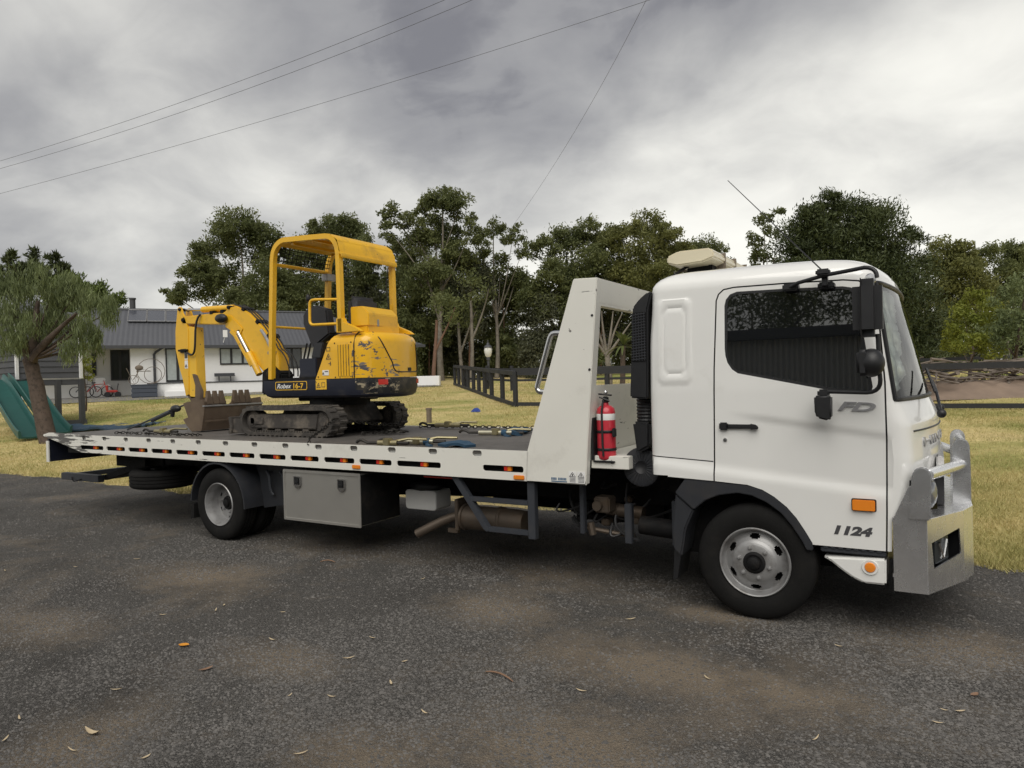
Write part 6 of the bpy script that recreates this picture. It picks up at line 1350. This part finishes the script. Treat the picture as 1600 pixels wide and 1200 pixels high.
tree('gum_tree', 'low dark tree showing just above the roof light bar', 'tree', 1090, 66, [(1092, 384, 32, 11), (1118, 392, 20, 10), (1075, 396, 30, 14), (1100, 420, 45, 25)], 'gum', 'palebark', group=GT)
tree('gum_tree', 'small ragged gum tree left of the big cypress', 'tree', 1188, 50, [(1196, 344, 17, 11), (1180, 376, 14, 17), (1216, 334, 11, 8), (1192, 402, 22, 18), (1206, 362, 12, 14), (1185, 440, 26, 26)], 'gum', 'palebark', 200, group=GT, tr=.16)
tree('cypress_tree', 'huge dense dark cypress behind the truck cab', 'tree', 1320, 46, [(1310, 345, 68, 36), (1258, 372, 52, 42), (1372, 372, 54, 46), (1300, 420, 90, 56), (1402, 430, 50, 56), (1250, 450, 50, 56), (1330, 500, 96, 56), (1424, 500, 42, 56), (1290, 560, 80, 46), (1405, 560, 60, 40), (1340, 440, 80, 60)], 'cyp', 'bark', 560, .26, .07, .7, tr=.5, clump=1.6, outw=.9, jd=1.2)
tree('gum_tree', 'grey green tree behind the cypress at the right', 'tree', 1490, 60, [(1470, 398, 34, 26), (1500, 404, 30, 22), (1480, 440, 46, 36), (1520, 440, 40, 34), (1500, 490, 60, 40)], 'gum2', 'palebark', group=GT)
tree('gum_tree', 'dark distant tree at the right edge of the photograph', 'tree', 1575, 68, [(1540, 398, 22, 18), (1575, 394, 28, 16), (1600, 404, 24, 22), (1560, 430, 46, 30), (1600, 460, 40, 40), (1545, 470, 40, 40)], 'gum', 'palebark', group=GT)
tree('garden_tree', 'bright yellow green bushy tree beyond the fence at right', 'tree', 1515, 30, [(1528, 478, 30, 24), (1508, 505, 26, 26), (1540, 505, 30, 28), (1500, 535, 22, 24), (1530, 545, 32, 26)], 'yelbush', 'bark', 420, .17, .07, -.2, tr=.1)
tree('garden_tree', 'mid green feathery tree at the right edge beyond the fence', 'tree', 1580, 29, [(1585, 480, 34, 36), (1560, 515, 32, 34), (1600, 530, 34, 44), (1570, 560, 40, 34), (1602, 450, 20, 24)], 'pepper', 'bark', 420, .17, .06, -.8, tr=.12)
tree('pine_tree', 'dark pine tips standing behind the pepper tree', 'tree', 40, 54, [(16, 408, 9, 16), (52, 402, 8, 17), (84, 408, 11, 14), (30, 428, 18, 16), (66, 428, 18, 16), (98, 428, 16, 14), (40, 446, 45, 20), (92, 448, 30, 20), (5, 440, 22, 26)], 'cyp', 'bark', 200, .55, .12, .5, clump=1.5, outw=1.2)
tree('conifer_hedge', 'bright green conifer hedge beside the house gable', 'hedge', 130, 50, [(112, 446, 30, 18), (148, 456, 26, 15), (180, 468, 16, 12), (120, 474, 50, 26), (165, 490, 35, 24)], 'hedge', 'bark', 220, .34, .11, 1.2, clump=1.8, outw=.8)
tree('shrub', 'leafy green shrub at the porch end of the house', 'shrub', 132, 31, [(132, 556, 13, 22), (122, 580, 14, 18), (138, 580, 9, 14)], 'yelbush', 'bark', 260, .16, .07, -.2, tr=.05)
pt = tree('pepper_tree', 'leaning rough barked tree with drooping foliage beside the playhouse', 'tree', 72, 21.5, [(52, 440, 34, 22), (90, 452, 30, 22), (14, 462, 28, 28), (56, 478, 46, 26), (116, 470, 28, 24), (150, 482, 26, 22), (172, 494, 14, 18), (10, 506, 30, 26), (92, 508, 44, 26), (136, 516, 26, 22), (40, 526, 40, 22), (108, 546, 30, 16), (14, 545, 24, 14), (150, 540, 12, 16)], 'pepper', 'bark', 900, .22, .024, -3.0, tr=.085, clump=2.0, fork=.85, jd=.7, root=at(48, 560, 21.5), vz=1.0)
b = NB(); p0 = on_ground(76, 21.3); limb(b, p0-Vector((0, 0, .3)), at(46, 560, 21.5),  .27, .19, .03, 10); limb(b, at(48, 566, 21.5), at(60, 470, 21.4), .2, .05); limb(b, at(48, 566, 21.5), at(20, 490, 21.6), .16, .04); limb(b, at(50, 562, 21.4), at(120, 490, 21.2), .14, .04)
for v in b.verts: v.co += Vector((rnd.uniform(-.02, .02), rnd.uniform(-.02, .02), 0))
obj('main_trunk', b, 'bark', pt, smooth=60)
UL_ = ['right behind the excavator hood', 'beneath the left side of the tallest gum', 'below the tallest gum trunk', 'between tallest gum and garden lamp', 'directly behind the garden lamp', 'right of the garden lamp', 'left of the chrome grab handle', 'behind the slanted headboard side', 'behind the gap between headboard and cab', 'behind the excavator seat', 'between cypress and yellow green tree', 'above the house roof left of the canopy', 'between the two tallest gum crowns', 'below the open crowned gum tree', 'under the left limbs of the tallest gum', 'filling the top of the headboard opening']
k = 0
for px, d_, lob in ((585, 60, [(585, 480, 34, 50), (580, 550, 36, 46)]), (630, 57, [(628, 470, 36, 44), (632, 530, 38, 46), (622, 580, 34, 28)]), (672, 60, [(670, 500, 40, 50), (676, 570, 36, 34)]), (716, 62, [(716, 470, 38, 44), (712, 540, 40, 50)]), (758, 63, [(756, 500, 34, 36), (764, 560, 40, 34)]), (800, 60, [(800, 490, 34, 36), (804, 550, 42, 42)]), (848, 57, [(846, 510, 40, 44), (850, 565, 40, 34)]), (895, 58, [(890, 500, 44, 44), (896, 560, 44, 36)]), (1000, 62, [(990, 490, 50, 44), (1010, 540, 50, 44)]), (540, 63, [(540, 480, 44, 40), (536, 540, 40, 44)]), (1470, 50, [(1465, 530, 40, 40), (1480, 565, 40, 26)]), (450, 64, [(450, 480, 40, 30)]), (735, 58, [(735, 440, 34, 40), (728, 500, 36, 40)]), (790, 60, [(786, 450, 34, 34), (815, 470, 34, 40)]), (655, 61, [(650, 430, 40, 44), (690, 450, 36, 40)]), (940, 60, [(940, 470, 40, 44), (950, 530, 40, 50)])):
    tree('understorey_shrub', 'dark understorey growth '+UL_[k], 'shrub', px, d_, lob, 'greyleaf' if k % 3 == 0 else 'gum', 'redbark', 300, .30, .10, -.5, group='dark understorey below the gum trees', tr=.12); k += 1
for px, d_, top, lab in ((736, 50, 470, 'pale bare gum trunk left of the garden lamp'), (677, 48, 500, 'reddish straight trunk left of the low white garden box'), (724, 51, 505, 'second pale gum trunk left of the garden lamp')):
    base = on_ground(px, d_); t = thing('slender_gum_tree', lab, 'tree', base, 'slender trunks below the gum crowns'); b = NB(); tp = at(px+rnd.uniform(-8, 8), top, d_); limb(b, base-Vector((0, 0, .2)), tp, .16, .09, .03, 8); limb(b, base.lerp(tp, .5), tp+Vector((1.2, .5, .8)), .09, .03, .06); obj('trunk', b, 'palebark' if 'pale' in lab else 'redbark', t, smooth=60)
    npmesh('crown', leafcloud([(tuple(tp+Vector((0, 0, .6))), (1.6, 1.6, 1.3))], 90, .28, .10, -.5), 4, 'gum', t)
fw = []
for k in range(70):
    px = rnd.uniform(440, 1720); d_ = rnd.uniform(74, 86); c = at(px, rnd.uniform(520, 596), d_); fw.append((tuple(c), (rnd.uniform(2.2, 3.6), 2.0, rnd.uniform(2.2, 3.4))))
o = npmesh('distant_wood', leafcloud(fw, 44, .62, .26, -.3), 4, 'greyleaf'); tag(o, 'distant dark wood closing the view behind the gum trees', 'wood'); struct(o, 'stuff')
base = on_ground(952, 41); t = thing('bare_tree', 'pale bare branching tree seen through the headboard opening', 'tree', base); b = NB(); fk = at(948, 552, 41); limb(b, base, fk, .2, .14)
for px, py in ((928, 492), (940, 486), (958, 486), (972, 490), (985, 505), (922, 520)): limb(b, fk-Vector((0, 0, .2)), at(px, py, 41), .10, .03, .05)
obj('trunk', b, 'palebark', t, smooth=60)
base = on_ground(972, 38); t = thing('palm', 'green spiky palm seen through the headboard opening', 'palm', base); c = at(974, 540, 38); b = NB(); limb(b, base, c, .16, .12, .02); obj('trunk', b, 'bark', t)
for k in range(22):
    a = rnd.uniform(0, 6.28); e_ = rnd.uniform(-.3, 1.1); d = Vector((math.cos(a)*math.cos(e_), math.sin(a)*math.cos(e_), math.sin(e_))); L_ = rnd.uniform(1.0, 1.5)
    P = bez(c, c+d*L_*.6+Vector((0, 0, .15)), c+d*L_-Vector((0, 0, .35)), n=6); b = NB(); sd = d.cross(Vector((0, 0, 1))).normalized()
    for i in range(6):
        w0, w1 = .07*math.sin(math.pi*(i+.3)/6.6), .07*math.sin(math.pi*(i+1.3)/6.6)
        q = [P[i]-sd*w0, P[i]+sd*w0, P[i+1]+sd*w1, P[i+1]-sd*w1]; b.faces.new([b.verts.new(v) for v in q])
    obj('frond', b, 'palm', t, smooth=0)
# dirt mound and heap of cut branches behind the right fence
mc = on_ground(1545, 25.5); b = NB(); tt = NB(); bmesh.ops.create_grid(tt, x_segments=40, y_segments=24, size=1)
for v in tt.verts:
    r2 = v.co.x**2+v.co.y**2; v.co = Vector((v.co.x*5.0, v.co.y*2.2, .58*max(0, 1-r2)*(1+.25*math.sin(v.co.x*9)*math.cos(v.co.y*7))-.06))
bmesh.ops.transform(tt, matrix=Matrix.Translation(mc) @ Matrix.Rotation(YAW, 4, 'Z'), verts=tt.verts); merge(b, tt); struct(obj('dirt_mound', b, 'dirt', None, mc, smooth=60))
t = thing('branch_heap', 'heap of dead cut branches on the brown dirt mound behind the fence', 'branches', mc+Vector((0, 0, .4)))
for k in range(95):
    c = mc+R0*rnd.uniform(-3.4, 2.6)+F0*rnd.uniform(-1.0, .6)+Vector((0, 0, .50+rnd.uniform(-.1, .75))); a = rnd.uniform(0, 6.28); d = Vector((math.cos(a), math.sin(a), rnd.uniform(-.2, .3)))*rnd.uniform(.4, 1.3); b = NB(); limb(b, c-d, c+d, rnd.uniform(.03, .07), .012, .12, 6); obj('branch', b, 'branch', t, smooth=60)
# corrugated shed across the driveway, behind the photographer (seen in the cab window)
sy = -8.6; t = thing('shed', 'grey corrugated steel shed mirrored in the truck window', 'shed', (-1, sy-3, 0))
b = NB(); n = 1100; x0, x1 = -14, 12; A = []; B = []
for k in range(n+1):
    x_ = x0+(x1-x0)*k/n; yy = sy+.034*(1 if k % 4 in (1, 2) else -1); A.append(b.verts.new((x_, yy, 0))); B.append(b.verts.new((x_, yy, 3.05)))
for k in range(n): b.faces.new((A[k], A[k+1], B[k+1], B[k]))
obj('front_wall', b, 'shedwall', t, smooth=0)
b = NB(); prism(b, [(sy+.25, 3.09), (sy-6, 3.75), (sy-6, 3.65), (sy+.25, 2.99)], x0, x1, 'x'); box(b, x0, x1, sy+.1, sy+.3, 2.97, 3.15); obj('roof', b, 'roof', t)
b = NB(); box(b, x0, x1, sy-6.2, sy-6, 0, 3.65); box(b, x0-.1, x0, sy-6, sy, 0, 2.8); box(b, x1, x1+.1, sy-6, sy, 0, 2.8); obj('rear_wall', b, 'shedwall', t)
for x_, lab in ((-4.5, 'gum tree standing behind the grey shed, mirrored in the truck window'), (3.5, 'second gum tree behind the grey shed, mirrored in the truck window')):
    t = thing('gum_tree', lab, 'tree', (x_, sy-11, 0)); b = NB(); limb(b, (x_, sy-11, 0), (x_+.4, sy-11, 3.4), .25, .16); [limb(b, (x_+.4, sy-11, 3.2), (x_+dx, sy-11+dy, 5.5), .09, .03) for dx, dy in ((-2, 0), (2.4, .5), (0, -1.5))]; obj('trunk', b, 'palebark', t)
    npmesh('crown', leafcloud([((x_-2, sy-10.6, 4.9), (2.5, 1.8, 1.2)), ((x_+2.2, sy-10.6, 5.2), (2.6, 1.8, 1.3)), ((x_, sy-11, 6.2), (2.6, 1.8, 1.2)), ((x_+3.6, sy-11, 5.6), (1.6, 1.4, 1.0))], 330, .18, .06, -.4), 4, 'gum', t)

# ================================================================== LITTER ON THE GRAVEL
def litter(px, py, L_, W_, ang, mt, label, group=None, curl=.25):
    p = ground_pt(px, py, .004); b = NB(); u = Vector((math.cos(ang), math.sin(ang), 0)); s = Vector((-u.y, u.x, 0)); rows = []
    for k in range(6):
        t = k/5; wv = W_*math.sin(math.pi*min(.97, t*.94+.03))**.8*.5; c = p+u*(t-.5)*L_+Vector((0, 0, .002+curl*L_*(t-.5)**2*2))+s*.12*L_*(t-.5)**2
        rows.append([b.verts.new(c-s*wv+Vector((0, 0, wv*.5))), b.verts.new(c), b.verts.new(c+s*wv+Vector((0, 0, wv*.5)))])
    for a, c in zip(rows, rows[1:]):
        for i in range(2): b.faces.new((a[i], a[i+1], c[i+1], c[i]))
    tag(obj('fallen_leaf', b, mt, None, p, smooth=60), label, 'leaf', group)
litter(287, 1010, .075, .05, .4, 'orangeleaf', 'single bright orange leaf lying on the gravel at left')
litter(322, 1047, .085, .03, 1.3, 'brownleaf', 'reddish brown leaf just below the orange leaf')
GL = 'pale dry gum leaves scattered on the gravel'
for px, py in ((255, 961), (350, 946), (545, 1029), (611, 1068), (518, 1089), (453, 1087), (663, 1114), (30, 1123), (8, 1156), (182, 1078), (228, 1184), (113, 1173), (582, 997), (632, 1034), (425, 1000), (908, 1080), (1475, 1110), (1465, 1130), (1500, 1112), (1275, 1155), (442, 957), (337, 954), (8, 892), (118, 886), (214, 874), (470, 1178), (1310, 1010), (985, 968), (660, 905), (1105, 1060)):
    litter(px, py, rnd.uniform(.035, .08), rnd.uniform(.008, .014), rnd.uniform(0, 6.28), 'dryleaf', 'small pale dry gum leaf lying on the dark gravel', GL)
litter(145, 1147, .11, .03, .2, 'dryleaf', 'curled straw coloured leaf cluster at the lower left of the gravel', None, .5)
litter(1523, 1087, .06, .03, 1.0, 'brownleaf', 'tan leaf on the gravel at the lower right')
for px, py, lab, L_, an in ((780, 1057, 'thin dark twig lying on the gravel below the truck middle', .22, -.2), (512, 878, 'curled dark bark strip on the gravel below the toolbox', .16, .3)):
    p = ground_pt(px, py, .006); b = NB(); u = Vector((math.cos(an), math.sin(an), 0)); tube(b, bez(p-u*L_/2, p+Vector((0, .02, .03)), p+u*L_/2, n=6), .006, 5, scale=[.5, .9, 1, 1, 1, .8, .4]); tag(obj('twig', b, 'brownleaf', None, p), lab, 'twig')
